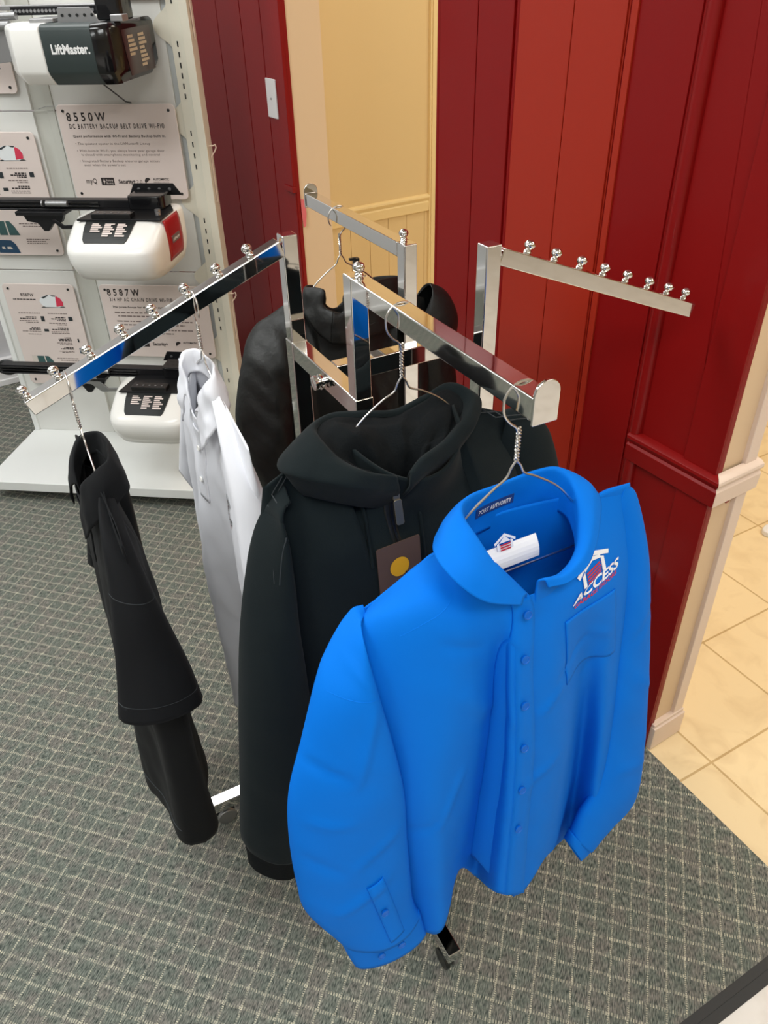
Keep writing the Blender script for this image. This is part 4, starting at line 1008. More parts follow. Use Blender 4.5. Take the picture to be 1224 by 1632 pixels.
def polo_collar(parent, m, zt, wob=.0, seed=0, open_=0.0, ks=.78, kf=.42, df=0., dz=0., lift=.8):
    h = [
        [(.010+open_*.5, .072, zt-.215), (.016+open_*.5, .076, zt-.190), (.026+open_, .082, zt-.178), (.050, .100, zt-.205), (.072, .106, zt-.250)],
        [(.045, .060, zt-.180), (.050, .062, zt-.150), (.060, .064, zt-.138), (.086, .078, zt-.165), (.104, .082, zt-.210)],
        [(.070, .02, zt-.150), (.074, .02, zt-.118), (.082, .02, zt-.106), (.104, .022, zt-.130), (.118, .022, zt-.175)],
        [(.060, -.025, zt-.142), (.062, -.028, zt-.108), (.066, -.032, zt-.096), (.080, -.05, zt-.120), (.088, -.06, zt-.162)],
        [(.025, -.042, zt-.142), (.026, -.044, zt-.106), (.027, -.050, zt-.094), (.032, -.068, zt-.120), (.034, -.076, zt-.158)]]
    h = [[(s*ks, f*kf, zt-.11+(z-zt+.11)*lift) for s, f, z in st] for st in h]
    st = [[(-s, f+df, z+dz) for s, f, z in q] for q in h] + [[(s, f+df, z+dz) for s, f, z in q] for q in h[::-1]]
    return sheet(parent, m, st, 'collar', nu=110, nv=30, thick=.0026, wr=.003+wob, seed=seed)
polo_collar(BP, 'black_pique', zt, seed=47, df=-.008, dz=-.030, kf=.46)
mb = strip(psurf, [(0, zt-.21), (0, zt-.26), (0, zt-.33)], .030, .003, 24); mb.build('placket', 'black_pique', BP, smooth=True, solid=.0014)
mb = MB(); seam(psurf, [(-.19, .297), (-.1, .297), (0, .297), (.1, .297), (.19, .297)], r=.0009, off=.0015, mb=mb); mb.build('stitching', 'black_stitch', BP, smooth=True)

# white polo ---------------------------------------------------------------
WP, wO, wz = polo('white_polo', 'white short sleeved polo shirt with a creased collar hanging mid way along the left arm', 'wire hanger inside the white polo, hooked mid way along the left arm', .375, 'white_pique', 1.1, .33, .3, 0, 'logo_black', seed=51)
zt = wz
def wf(s, z, v, front):
    k = sm(v/.5); return (.020*k*sin(s*34+2.2)+.006*noise.noise(Vector((s*9, z*5, 2))))*(1 if front else -1)
wb, wsurf = body(WP, 'white_pique', zs=zt-.178, zn=zt-.142, zhem=.345, ws=.185, neck=.065, nf=.030, nb=.022, zfront=zt-.20, zback=zt-.150,
    prof=((0, 0, .185, .020, .018), (.1, 0, .195, .026, .024), (.5, 0, .203, .036, .036), (1, 0, .198, .032, .034)), folds=wf, thick=.002, wr=.004, seed=51)
_, _, wnr = lens(WP, 'white_pique', WP_NEAR, ramp=.4, n=60, k=24, bf=.026, bb=.03, d=(1, 0, 0), thick=.0022, wr=.004, seed=53, sharp=.5)
_, _, wfr = lens(WP, 'white_pique', WP_FAR, n=50, k=24, bf=.02, bb=.02, d=(1, 0, 0), thick=.0022, wr=.004, seed=55, sharp=.5)
hemband(wnr, WP, 'white_pique'); hemband(wfr, WP, 'white_pique')
polo_collar(WP, 'white_pique', zt, wob=.004, seed=57, open_=.02, dz=-.012, kf=.30, df=.006)
mb = strip(wsurf, [(.0, zt-.22), (0, zt-.28), (0, zt-.36)], .032, .003, 24); mb.build('placket', 'white_pique', WP, smooth=True, solid=.0014)
for z in (zt-.26, zt-.32): button(WP, 'white_plastic', wsurf(0, z, .005), (0, -1, 0), .005)
company_logo(WP, wsurf, (.085, zt-.345), (1, 0), (0, 1), .050, dark=True)

# ------------------------------------------------------------------ display stand with door openers
DA = -.13208819
WD = Vector((cos(DA), sin(DA), 0)); DD = Vector((-sin(DA), cos(DA), 0))
def PD(w, d, z=0): return WD*w+DD*d+Vector((0, 0, z))
DW, DDp = -1.35, 2.64
stand = thing('display_stand', 'white freestanding display board on a low wheeled platform at the left', 'display stand', PD(DW, DDp), DA)
def dl(w, d, z): return (w-DW, d-DDp, z)
def dbox(mb, w0, w1, d0, d1, z0, z1): return mb.boxx(w0-DW, w1-DW, d0-DDp, d1-DDp, z0, z1)
TOPZ = 2.05
mb = MB(); dbox(mb, -1.80, -.84, 2.245, 2.90, .05, .088); mb.build('platform', 'white_laminate', stand, bevel=.003)
for w in (-1.70, -.92):
    for d in (2.33, 2.82):
        mb = MB(); mb.cyl(dl(w-.012, d, .024), dl(w+.012, d, .024), .024, 24); mb.box(dl(w, d, .044), (.03, .03, .012)); mb.build('caster', 'black_plastic', stand, bevel=.002)
mb = MB()
for z0, z1 in ((.088, .751), (.755, 1.268), (1.272, TOPZ)): dbox(mb, -1.775, -1.455, 2.64, 2.655, z0, z1)
mb.build('panel', 'panel', stand, bevel=.0015)
mb = MB(); dbox(mb, -1.795, -1.775, 2.632, 2.67, .088, TOPZ); mb.build('upright', 'white_laminate', stand, bevel=.003)
mb = MB(); dbox(mb, -1.455, -1.38, 2.652, 2.665, .088, TOPZ); dbox(mb, -1.405, -1.38, 2.64, 2.655, .088, TOPZ); mb.build('channel', 'channel', stand, bevel=.001)
mb = MB()
for z0, z1 in ((.088, .751), (.755, 1.268), (1.272, TOPZ)): dbox(mb, -1.38, -.975, 2.644, 2.655, z0, z1)
mb.build('panel', 'panel', stand, bevel=.0015)
# right side frame: blue-grey backing with scalloped cream webs and a slotted upright
mb = MB(); dbox(mb, -.975, -.90, 2.650, 2.655, .088, TOPZ); mb.build('backing', 'panel_back', stand)
mb = MB(); dbox(mb, -.915, -.888, 2.628, 2.68, .088, TOPZ); dbox(mb, -.955, -.915, 2.636, 2.65, .088, TOPZ)
mb.build('upright', 'cream_metal', stand, bevel=.0015)
SLZ = [(1.45, 1.31), (1.205, 1.105), (.935, .83), (.655, .55), (.385, .34), (1.70, 1.56)]
upr = stand.children[-1]
for zt_, zb_ in SLZ:
    n = max(2, int(round((zt_-zb_)/.0245)))
    for i in range(n):
        z = zt_-(zt_-zb_)*i/(n-1) if n > 1 else zt_
        mb = MB(); dbox(mb, -.938, -.934, 2.6352, 2.637, z-.009, z+.006); mb.build('slot', 'black_plastic', upr)
def web(zc, hgt=.10):
    pts = []
    for k in range(13):
        a = pi/2-pi*k/12*1.0
        pass
    L_ = []
    for k in range(13): th = k/12; L_.append((-.955-.055*sin(pi*th)**.5*1.0 if False else -.955, zc))
    out = [(-.954, zc+hgt)]
    for k in range(9): a = k/8; out.append((-.954-.05*sm(a), zc+hgt*(1-a)+.0))
    out += [(-1.006, zc), (-1.006, zc-.012)]
    for k in range(9): a = k/8; out.append((-1.004+.05*sm(a), zc-.012-hgt*a))
    return out
for zc in (1.50, 1.245, 1.00, .745, .47):
    mb = MB(); mb.prism(web(zc, .055), 2.640, 2.6435, lambda x, z, d: dl(x, d, z)); mb.build('web', 'cream_metal', stand)
mb = MB(); 
for z in (1.27,): dbox(mb, -1.45, -1.38, 2.640, 2.6415, z-.001, z+.001)
mb.build('joint', 'channel', stand)
# white wire hooks on the right edge
for z, zl in ((1.163, .17), (.675, .17), (1.66, .2)):
    h = [(-.893, 2.65, z), (-.872, 2.65, z+.002), (-.868, 2.65, z+.006), (-.865, 2.65, z-.004), (-.872, 2.65, z-.016), (-.884, 2.65, z-.030), (-.886, 2.65, z-.06), (-.884, 2.65, z-zl+.004), (-.884, 2.65, z-zl), (-.890, 2.65, z-zl)]
    mb = MB(); mb.tube([dl(*p) for p in h], .0022, 8); mb.build('wire_hook', 'pinktrim', stand, smooth=True)

# signs -------------------------------------------------------------
SD = 2.622
def sign(label, w0, w1, z0, z1, group=None):
    t = thing('sign_board', label, 'sign', PD(w0, SD, z0), DA)
    mb = MB(); mb.prism(rrect(0, w1-w0, 0, z1-z0, .016), 0, .005, lambda x, z, y: (x, y, z)); mb.build('board', 'sign', t, bevel=.0015)
    mb = MB()
    for x in (.022, w1-w0-.022):
        for z in (.018, z1-z0-.018):
            mb.tube([(x, -.002, z), (x, .018, z)], .0045, 12)
    mb.build('screw', 'black_plastic', t)
    return t, (lambda x, z: (x, -.0008, z))
def flat(mb, pts, y=-.0006): mb.add([(x, y, z) for x, z in pts], [tuple(range(len(pts)))])
def rect(mb, x0, x1, z0, z1, y=-.0006): flat(mb, [(x0, z0), (x1, z0), (x1, z1), (x0, z1)], y)

t, fn = sign('pale sign headed 8550W describing a belt drive opener', -1.365, -.972, 1.005, 1.290)
mb = MB(); put_text(mb, '8550W', .030, .160, .238, .024, fn, 1.6, .022); mb.build('lettering', 'ink', t)
mb = MB(); put_text(mb, 'DC BATTERY BACKUP BELT DRIVE WI-FI\u00ae', .033, .350, .216, .0135, fn, 1.4, .012); mb.build('lettering', 'ink', t)
mb = MB(); put_text(mb, 'Quiet performance with Wi-Fi and Battery Backup built in.', .038, .348, .190, .0075, fn, 1.1, .012, res=2)
mb.build('lettering', 'ink', t)
mb = MB()
put_text(mb, '\u2022 The quietest opener in the LiftMaster\u00ae Lineup', .040, .292, .168, .0070, fn, 1.1, res=2)
put_text(mb, '\u2022 With built-in Wi-Fi, you always know your garage door', .040, .336, .147, .0070, fn, 1.1, res=2)
put_text(mb, 'is closed with smartphone monitoring and control', .052, .318, .135, .0070, fn, 1.1, res=2)
put_text(mb, '\u2022 Integrated Battery Backup ensures garage access', .042, .314, .116, .0070, fn, 1.1, res=2)
put_text(mb, "even when the power's out", .054, .196, .104, .0070, fn, 1.1, res=2)
mb.build('lettering', 'ink_soft', t)
mb = MB(); put_text(mb, 'myQ', .048, .085, .050, .016, fn, 1, res=2); put_text(mb, 'Security+', .160, .218, .050, .0125, fn, 1, .03, res=2); mb.build('logo', 'ink', t)
mb = MB(); rect(mb, .100, .145, .044, .068); mb.build('logo', 'ink', t)
mb = MB(); n = 20; flat(mb, [(.262+.011*cos(pi*.2+pi*k/n), .057+.011*sin(pi*.2+pi*k/n)) for k in range(n+1)])
mb.build('logo', 'ink', t); mb = MB(); put_text(mb, 'AUTOMATIC', .280, .335, .060, .0070, fn, 1, .02, res=2); mb.build('logo', 'ink', t)
mb = MB(); put_text(mb, '2.0', .222, .242, .050, .0110, fn, 1, res=2); put_text(mb, 'GARAGE DOOR LOCK', .280, .334, .052, .0050, fn, 1, res=1); put_text(mb, 'CAPABLE', .284, .334, .043, .0050, fn, 1.2, res=1)
mb.build('logo', 'ink_soft', t)
mb = MB(); flat(mb, [(.107, .055), (.112, .066), (.112, .058), (.115, .058), (.108, .046), (.110, .054)], -.0016); mb.build('logo', 'sign', t)
mb = MB(); put_text(mb, 'Battery', .118, .142, .0575, .006, lambda x, z: (x, -.0016, z), 1, res=1); put_text(mb, 'Backup', .118, .142, .048, .006, lambda x, z: (x, -.0016, z), 1, res=1)
mb.build('logo', 'sign', t)

t, fn = sign('pale sign headed 8587W describing a chain drive opener', -1.365, -.965, .435, .710)
mb = MB(); put_text(mb, '8587W', .028, .150, .236, .024, fn, 1.6, .022); mb.build('lettering', 'ink', t)
mb = MB(); put_text(mb, '3/4 HP AC CHAIN DRIVE WI-FI\u00ae', .033, .270, .215, .0130, fn, 1.4, .012); put_text(mb, 'The powerhouse for the heavy duty lifting.', .036, .27, .190, .0075, fn, 1.1, .012, res=2)
mb.build('lettering', 'ink', t)
mb = MB()
for i, (x0, x1) in enumerate(((.040, .30), (.05, .26), (.042, .33), (.052, .30), (.046, .33), (.056, .25))):
    z = .170-.0135*i-(.006*(i//2)); x = x0
    rnd = random.Random(i)
    while x < x1: w = rnd.uniform(.006, .022); rect(mb, x, min(x+w, x1), z, z+.0045); x += w+.004
mb.build('lettering', 'ink_soft', t)
mb = MB(); rect(mb, .105, .148, .040, .062); mb.build('logo', 'ink', t)
mb = MB(); n = 20; flat(mb, [(.262+.011*cos(pi*.2+pi*k/n), .052+.011*sin(pi*.2+pi*k/n)) for k in range(n+1)])
put_text(mb, 'myQ', .050, .088, .046, .015, fn, 1, res=2); put_text(mb, 'Security+', .162, .22, .046, .0125, fn, 1, .03, res=2); put_text(mb, 'AUTOMATIC', .280, .335, .056, .0070, fn, 1, .02, res=2); mb.build('logo', 'ink', t)

def lines(mb, x0, x1, z, h, seed=0, right=False):
    rnd = random.Random(seed*13+int(z*1000)); x = x0
    while x < x1: w = rnd.uniform(.003, .012); rect(mb, x, min(x+w, x1), z, z+h); x += w+.0022
def spec_sign(label, z0, head, tall=.400):
    w0, w1 = -1.738, -1.462; W_ = w1-w0
    t, fn = sign(label, w0, w1, z0, z0+tall)
    H = tall
    mb = MB()
    if head: put_text(mb, '8587W', .064, .116, H-.046, .011, fn, 1.1, .02)
    lines(mb, .030, .118, H-.060, .0038, 3)
    for i, (x0, x1, z) in enumerate(((.060, .100, H-.128), (.035, .100, H-.134), (.070, .104, H-.170), (.060, .104, H-.176),
            (.175, .215, H-.128), (.158, .215, H-.134), (.18, .215, H-.140), (.175, .215, H-.170), (.150, .215, H-.176), (.19, .215, H-.208), (.165, .215, H-.214), (.165, .215, H-.219), (.178, .215, H-.248), (.165, .215, H-.253))):
        lines(mb, x0, x1, z, .0042, i)
    mb.build('lettering', 'ink', t)
    mb = MB()
    for i, (x0, x1, z) in enumerate(((.035, .12, H-.112), (.150, .225, H-.112), (.03, .104, H-.142), (.055, .104, H-.148), (.03, .104, H-.184), (.05, .104, H-.195), (.145, .215, H-.150), (.175, .215, H-.156),
            (.145, .215, H-.184), (.145, .215, H-.190), (.155, .215, H-.228), (.165, .215, H-.234), (.155, .215, H-.262), (.165, .215, H-.267), (.138, .225, H-.292), (.150, .24, H-.300), (.150, .235, H-.345), (.150, .22, H-.352), (.150, .225, H-.359))):
        lines(mb, x0, x1, z, .0030, i+40)
    mb.build('lettering', 'ink_soft', t)
    # printed picture of a rounded opener
    mb = MB(); n = 28; flat(mb, [(.178+.046*cos(2*pi*k/n)*(1 if sin(2*pi*k/n) > -.2 else .96), H-.066+.026*max(sin(2*pi*k/n), -.75)) for k in range(n)], -.0010); mb.build('picture', 'print_white', t)
    mb = MB(); flat(mb, [(.193, H-.084), (.220, H-.080), (.222, H-.066), (.215, H-.052), (.203, H-.045), (.198, H-.045), (.196, H-.06)], -.0014); mb.build('picture', 'print_pink', t)
    mb = MB(); flat(mb, [(.132, H-.088), (.228, H-.086), (.222, H-.083), (.14, H-.084)], -.0009); flat(mb, [(.142, H-.05), (.168, H-.040), (.172, H-.042), (.150, H-.054)], -.0014); flat(mb, [(.178, H-.040), (.200, H-.042), (.196, H-.046), (.186, H-.045)], -.0014)
    mb.build('picture', 'photo_dark', t)
    for (x0, x1, z0_, z1_) in ((.226, .242, H-.138, H-.122), (.118, .132, H-.142, H-.122), (.118, .136, H-.182, H-.172), (.240, .246, H-.222, H-.208)): mb = MB(); rect(mb, x0, x1, z0_, z1_, -.001); mb.build('picture', 'photo_dark', t)
    mb = MB(); rect(mb, .238, .252, H-.268, H-.246, -.001); mb.build('picture', 'photo_blue', t); mb = MB()
    flat(mb, [(.036, H-.392), (.115, H-.392), (.105, H-.362), (.092, H-.348), (.036, H-.346)], -.001) if not head else None
    if not head: mb.build('picture', 'photo_blue', t)
    mb = MB(); flat(mb, [(.044, H-.330), (.132, H-.330), (.118, H-.300), (.104, H-.282), (.036, H-.282)], -.001); mb.build('picture', 'photo_teal', t)
    mb = MB(); rect(mb, .036, .058, H-.330, H-.282, -.0014); mb.build('picture', 'photo_pale', t); mb = MB(); flat(mb, [(.088, H-.330), (.093, H-.330), (.090, H-.282), (.086, H-.282)], -.0014)
    if not head:
        flat(mb, [(.05, H-.378), (.062, H-.378), (.060, H-.370), (.05, H-.370)], -.0016); flat(mb, [(.07, H-.378), (.09, H-.378), (.084, H-.370), (.07, H-.370)], -.0016)
    mb.build('picture', 'photo_pale', t)
    return t
spec_sign('pale specification sign with small pictures, at the left edge in the middle row', .812, False)
spec_sign('pale specification sign headed 8587W above the platform at far left', .308, True)
t, fn = sign('pale sign at the upper left of the display, mostly out of view', -1.738, -1.476, 1.322, 1.72)
mb = MB(); lines(mb, .18, .225, .075, .004, 2); lines(mb, .17, .225, .068, .004, 3); mb.build('lettering', 'ink_soft', t)
t, fn = sign('white edge of a sign above the dark opener, cut by the top', -1.12, -.955, 1.565, 1.80)

# openers ------------------------------------------------------------
OW, OD = -1.10, 2.40
def se(x, p): return abs(x)**p*(1 if x >= 0 else -1)
def opener_white(label, zc):
    t = thing('garage_door_opener', label, 'garage door opener', PD(OW, OD, zc), DA, None)
    # local x = width, y = depth, z; body spans x -.155...155, y -.18...16, z -.075...075
    rows = []; n = 72
    prof = [(-.086, .84, -.146), (-.082, .90, -.164), (-.055, .955, -.182), (-.030, .99, -.193), (.0, 1.0, -.198), (.012, 1.0, -.194), (.026, .995, -.178), (.050, .985, -.135), (.064, .97, -.108), (.072, .94, -.085), (.0745, .86, -.06)]
    def ring(z, g, yf):
        r = []; y1 = .14*g; yc = (yf+y1)/2; hy = (y1-yf)/2
        for k in range(n):
            a = 2*pi*k/n; ex = .42
            r.append((.15*g*se(cos(a), ex), yc+hy*se(sin(a), ex*(1.0 if sin(a) < 0 else .6)), z))
        return r
    mb = MB(); mb.grid([ring(*q) for q in prof], closed=True)
    k0 = len(mb.v); mb.f.append(tuple(range(n))[::-1]); mb.f.append(tuple(range(k0-n, k0)))
    bd = mb.build('housing', 'white_plastic', t, smooth=True, angle=60)
    # recessed black service panel in the front top edge
    PP = [(-.0855, .0735, 1), (-.109, .0655, .98), (-.136, .0515, .94), (-.160, .0375, .88), (-.170, .0315, .80)]
    def sp_(x, q, o=.0):
        return (x, float(np.interp(-q, [0, .0235, .052, .080], [-.087, -.110, -.137, -.166]))-.0022, float(np.interp(-q, [0, .0235, .052, .080], [.0745, .0665, .0525, .034]))+.0018)
    mb = MB(); mb.grid([[(-.012+.078*k*w_, y_-.0006, z_) for k in (-1, -.9, -.3, .3, .9, 1)] for y_, z_, w_ in PP])
    mb.build('service_panel', 'black_plastic', t, solid=.003)
    mb = MB()
    for j in range(3):
        x0 = -.064+j*.040
        for i in range(7 if j else 5):
            q = -.016-.0072*i; w = .034*(.6+.4*((i*7+j*3) % 5)/4)
            mb.add([sp_(x0, q, .0025), sp_(x0+w, q, .0025), sp_(x0+w, q-.0050, .0025), sp_(x0, q-.0050, .0025)], [(0, 1, 2, 3)])
    mb.build('label', 'sign', t)
    # black top plate with holes, bracket
    mb = MB(); mb.prism([(-.120, -.092), (.142, -.085), (.142, .03), (.10, .12), (-.09, .12)], .0735, .079, lambda x, y, z: (x, y, z)); mb.build('top_plate', 'black_metal', t, bevel=.0015)
    mb = MB(); mb.box((-.012, -.068, .086), (.125, .040, .016)); mb.build('bracket', 'black_gloss', t, bevel=.003)
    mb = MB()
    for i in range(5): mb.cyl((-.057+i*.022, -.070, .0935), (-.057+i*.022, -.070, .0948), .0038, 12)
    mb.build('holes', 'grey_metal', t)
    # motor cover behind + hole plate + rail to the left
    mb = MB(); mb.prism(rrect(.0, .115, .015, .115, .02), .078, .120, lambda x, y, z: (x, y, z)); mb.build('sprocket_cover', 'black_gloss', t, bevel=.005)
    mb = MB(); mb.prism([(-.03, .0), (-.01, .035), (.12, .035), (.145, .0)], .118, .122, lambda x, z, y: (x, y, .10+z)); mb.build('hanging_bracket', 'black_metal', t, bevel=.0008)
    mb = MB()
    for i in range(4): mb.cyl((.005+i*.034, .1165, .118), (.005+i*.034, .1178, .118), .005, 12)
    mb.build('holes', 'grey_metal', t)
    mb = MB(); mb.cyl((.115, -.03, .084), (.115, -.03, .094), .009, 16); mb.cyl((.125, -.055, .084), (.125, -.055, .090), .008, 16); mb.build('bolt', 'grey_metal', t, smooth=True)
    rail_ = MB(); rail_.boxx(-.62, .06, .040, .075, .078, .102); rail_.boxx(-.62, .04, .030, .085, .073, .078)
    rl_ = rail_.build('rail', 'black_metal', t, bevel=.002)
    mb = MB(); mb.cyl((-.62, .035, .096), (-.1, .035, .096), .0028, 8); mb.cyl((-.62, .035, .086), (-.1, .035, .086), .0028, 8); mb.build('belt', 'black_gloss', rl_)
    mb = MB(); mb.cyl((-.27, .028, .094), (-.20, .028, .094), .009, 14); mb.cyl((-.285, .028, .094), (-.28, .028, .094), .010, 14); mb.build('turnbuckle', 'grey_metal', rl_, smooth=True)
    mb = MB(); mb.boxx(-.375, -.215, .010, .075, .060, .073)
    mb.prism([(-.36, .078), (-.22, .078), (-.235, .052), (-.265, .048), (-.285, .025), (-.300, .025), (-.315, .050), (-.35, .055)], .025, .045, lambda x, z, y: (x, y, z-.016))
    mb.prism([(-.265, .062), (-.25, .064), (-.225, .045), (-.195, .047), (-.194, .034), (-.235, .033)], .02, .026, lambda x, z, y: (x, y, z-.016))
    mb.build('trolley', 'black_metal', rl_, bevel=.002)
    return t, rl_
t2, r2 = opener_white('white rounded opener with a red side band on the middle row of the display', .944)
# red side band with a small metal-look badge
mb = MB(); n = 10
pts = []
for j in range(12):
    z = -.052+.122*j/11; g = float(np.interp(z, [-.055, -.030, 0, .026, .05, .064, .072], [.955, .99, 1, .995, .985, .97, .94]))
    pts.append([(.150*g*se(cos(0.0), .42)+.0006, y, z) for y in np.linspace(-.075+.25*max(0, -z-.02), .050, n)])
mb.grid(pts); mb.build('side_band', 'red_plastic', t2, smooth=True, solid=.003)
mb = MB(); mb.prism(rrect(-.045, .020, -.004, .018, .004), .151, .1535, lambda y, z, x: (x, y, z)); mb.build('badge', 'grey_metal', t2)
mb = MB(); put_text(mb, 'LiftMaster', -.040, .015, .003, .008, lambda x, z: (.1542, x, z), 1, .02, res=2); mb.build('lettering', 'white', t2)
t3, r3 = opener_white('white rounded opener with a black top plate just above the platform', .369)
mb = MB(); mb.prism([(-.33, .075), (-.25, .078), (-.21, .035), (-.17, .038), (-.17, .025), (-.235, .020), (-.27, .05), (-.33, .055)], .01, .016, lambda x, z, y: (x, y, z)); mb.build('door_arm', 'grey_metal', r3, bevel=.001)

# dark boxy opener, top row
t1 = thing('garage_door_opener', 'dark boxy opener with a white end cap at the top of the display', 'garage door opener', PD(-1.135, 2.45, 1.45), DA)
def prism_box(x0, x1, y0, y1, prof_front, mb):
    """prof_front: (z, inset) list bottom->top; inset applies to the front and right"""
    rows = []
    for z, i_ in prof_front: rows.append([(x0, y0+i_, z), (x1, y0+i_, z), (x1, y1-i_*.3, z), (x0, y1-i_*.3, z)])
    mb.grid(rows, closed=True); n = len(rows); mb.f.append((3, 2, 1, 0)); mb.f.append(tuple(4*(n-1)+k for k in range(4)))
PF = [(-.072, .035), (-.045, .006), (-.035, .0), (.060, .0), (.068, .004), (.074, .014)]
mb = MB(); prism_box(-.058, .085, -.15, .16, PF, mb); bd = mb.build('housing', 'dark_grey_plastic', t1, smooth=True, bevel=.003)
# right end: swept back corner
mb = MB(); rows = []
for z, i_ in PF:
    g = i_; rows.append([(.085, -.15+g, z), (.115, -.146+g, z), (.133-g*.3, -.130+g, z), (.145-g*.8, -.105, z), (.145-g*.8, .15, z), (.085, .16, z)])
mb.grid(rows, closed=True); n = len(rows); mb.f.append(tuple(range(6))[::-1]); mb.f.append(tuple(6*(n-1)+k for k in range(6)))
mb.build('end_cap', 'black_gloss', t1, smooth=True, bevel=.002)
mb = MB(); rows = []
for z, i_ in PF:
    g = i_; rows.append([(-.058, -.151+g, z), (-.058, .161, z), (-.135, .155, z), (-.185+g*.5, .12, z), (-.190+g*.5, -.06, z), (-.178+g*.5, -.105+g*.6, z), (-.145, -.143+g, z)])
mb.grid(rows, closed=True); n = len(rows); mb.f.append(tuple(range(7))[::-1]); mb.f.append(tuple(7*(n-1)+k for k in range(7)))
mb.build('end_cap', 'white_plastic', t1, smooth=True, bevel=.008, bseg=4)
mb = MB(); put_text(mb, 'LiftMaster.', -.034, .074, .006, .0215, lambda x, z: (x, -.1512, z), 1, .035); 
mb.build('lettering', 'white', t1)
mb = MB(); put_text(mb, 'Powered by', .042, .062, -.058, .004, lambda x, z: (x, -.1305, z), 1, res=1) if False else rect(mb, .040, .072, -.056, -.053, -.1315)
mb.build('print', 'ink_soft', t1)
mb = MB(); mb.prism([(-.075, -.055), (.115, -.055), (.115, .055), (-.095, .055)], .1455, .1468, lambda y, z, x: (x, y, z)); mb.build('service_panel', mat('smoked_panel', (.03, .006, .006), .15), t1)
mb = MB()
for j in range(2):
    for i in range(8 if j else 5):
        y0 = -.060+j*.075; w = .058*(.65+.35*((i*5+j) % 4)/3); z = .040-.0105*i
        mb.add([(.1474, y0, z), (.1474, y0+w, z), (.1474, y0+w, z-.007), (.1474, y0, z-.007)], [(0, 1, 2, 3)])
mb.build('label', mat('label_tan', srgb(196, 182, 158), .5), t1)
mb = MB(); mb.prism([(-.030, 0), (.090, 0), (.068, .036), (-.022, .036)], -.088, -.085, lambda x, z, y: (x, y, .072+z))
mb.boxx(-.030, .090, -.088, -.05, .072, .075)
b_ = mb.build('bracket', 'grey_metal', t1, bevel=.001)
mb = MB()
for i in range(5): mb.cyl((-.012+i*.021, -.0895, .090), (-.012+i*.021, -.0882, .090), .004, 12)
mb.build('holes', 'black_plastic', b_)
mb = MB(); mb.prism(rrect(.055, .130, -.03, .06, .012), .074, .135, lambda x, y, z: (x, y, z)); mb.build('sprocket_cover', 'black_gloss', t1, bevel=.004)
mb = MB(); mb.boxx(.125, .160, -.10, -.06, .074, .090); mb.boxx(-.11, -.04, -.09, .04, .074, .084); mb.build('clip', 'grey_metal', t1, bevel=.002)
mb = MB(); mb.boxx(-.55, .05, .0, .035, .100, .112); r1 = mb.build('rail', 'grey_metal', t1, bevel=.002)
mb = MB(); mb.boxx(-.20, .05, -.006, .0, .088, .108); mb.build('chain', 'black_metal', r1)
mb = MB()
for i in range(22): mb.cyl((-.195+i*.0112, -.009, .098), (-.195+i*.0112, -.006, .098), .0042, 8)
mb.build('chain_link', 'grey_metal', r1)
r1.children[-1]['kind'] = 'stuff'
mb = MB(); mb.tube([(-.55, -.02, .085), (-.3, -.02, .086), (-.18, -.02, .088)], [.010, .010, .010], 12); mb.tube([(-.55, -.03, .060), (-.30, -.03, .062), (-.20, -.03, .066)], [.014, .014, .012], 12); mb.build('tube', 'grey_metal', r1, smooth=True)
mb = MB(); mb.prism([(-.30, .045), (-.20, .060), (-.16, .02), (-.20, -.02), (-.30, -.03)], -.02, -.014, lambda x, z, y: (x, y, z)); mb.build('door_arm', 'grey_metal', r1, bevel=.001)

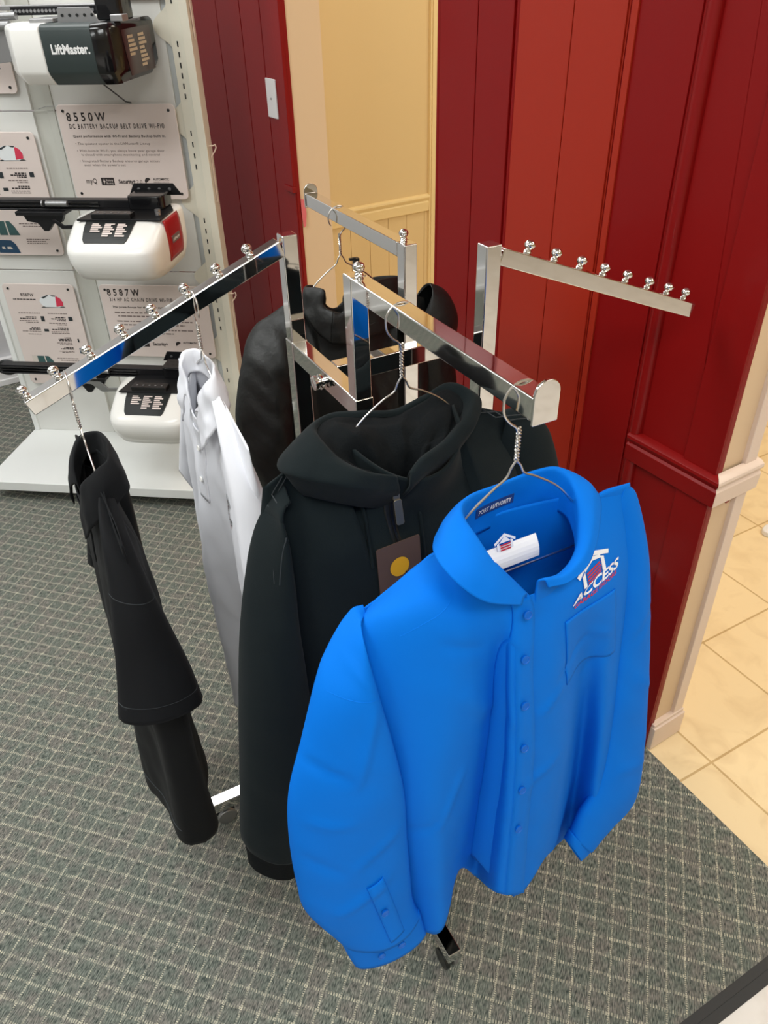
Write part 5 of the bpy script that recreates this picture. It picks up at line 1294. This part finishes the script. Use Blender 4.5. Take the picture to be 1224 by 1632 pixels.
# dark cable under the top opener
mb = MB(); mb.tube([tuple(PD(-1.12, 2.44, 1.378)), tuple(PD(-1.118, 2.60, 1.30)), tuple(PD(-1.117, 2.636, 1.292))], .0022, 8)
tag(mb.build('power_cord', 'black_plastic'), 'short dark cord hanging under the dark boxy opener', 'cord')
mb = MB(); mb.tube([tuple(PD(-1.375, 2.636, 1.284)), tuple(PD(-1.40, 2.633, 1.284)), tuple(PD(-1.43, 2.636, 1.276))], .0012, 6)
tag(mb.build('cable', 'grey_metal'), 'thin grey wire at the top left corner of the 8550W sign', 'cable')

# black paddle-shaped piece in front of the baseboard, far left
q0 = Vector((-1.70, 3.30, .165))
G0 = thing('black_paddle', 'black leaf-shaped paddle end sticking out behind the display at far left', 'paddle', tuple(q0), .1)
mb = MB(); pr_ = [(-.055, .0), (-.040, .018), (-.015, .034), (.01, .038), (.035, .030), (.055, .014), (.075, .009), (.20, .008)]
rows = [[(x, .010*cos(2*pi*k/16)*min(1, r/.02), r*sin(2*pi*k/16)) for k in range(16)] for x, r in cr(pr_, 40)]
mb.grid(rows, closed=True); mb.f.append(tuple(range(16))); mb.f.append(tuple(range(39*16, 40*16))[::-1]); bl = mb.build('blade', 'black_plastic', G0, smooth=True)
mb = MB(); mb.cyl((.195, 0, 0), (.195, 0, -.165), .008, 12); mb.cyl((.195, 0, -.165), (.195, 0, -.158), .03, 20); mb.build('stand', 'black_plastic', G0, bevel=.001)

# right edge: cabinet corner and a white foot on the tile floor
cb = thing('cabinet', 'corner of a cream cabinet with a brown kick board on the tile floor at right', 'cabinet', (1.60, 2.92, 0), TA)
mb = MB(); mb.boxx(0.0, .7, -.0, .5, .0, .085); mb.build('kick_board', 'brown_kick', cb)
mb = MB(); mb.boxx(-.004, .7, -.004, .5, .085, .82); mb.build('body', 'cabinet_yellow', cb, bevel=.002)
mb = MB(); mb.prism(rrect(0, .30, 0, .055, .02), 0.0, .022, lambda x, y, z: (x, y, z))
ft = mb.build('furniture_base', 'whitetrim', bevel=.006); ft.location = (1.29, 2.12, -.003); ft.rotation_euler = (0, 0, -.75)
tag(ft, 'rounded white foot lying on the cream tiles at the right edge', 'base')

for o in list(bpy.data.objects):
    if o.type == 'MESH' and o.parent is None and o.get('kind') is None and o.get('label') is None: print('UNTAGGED', o.name)
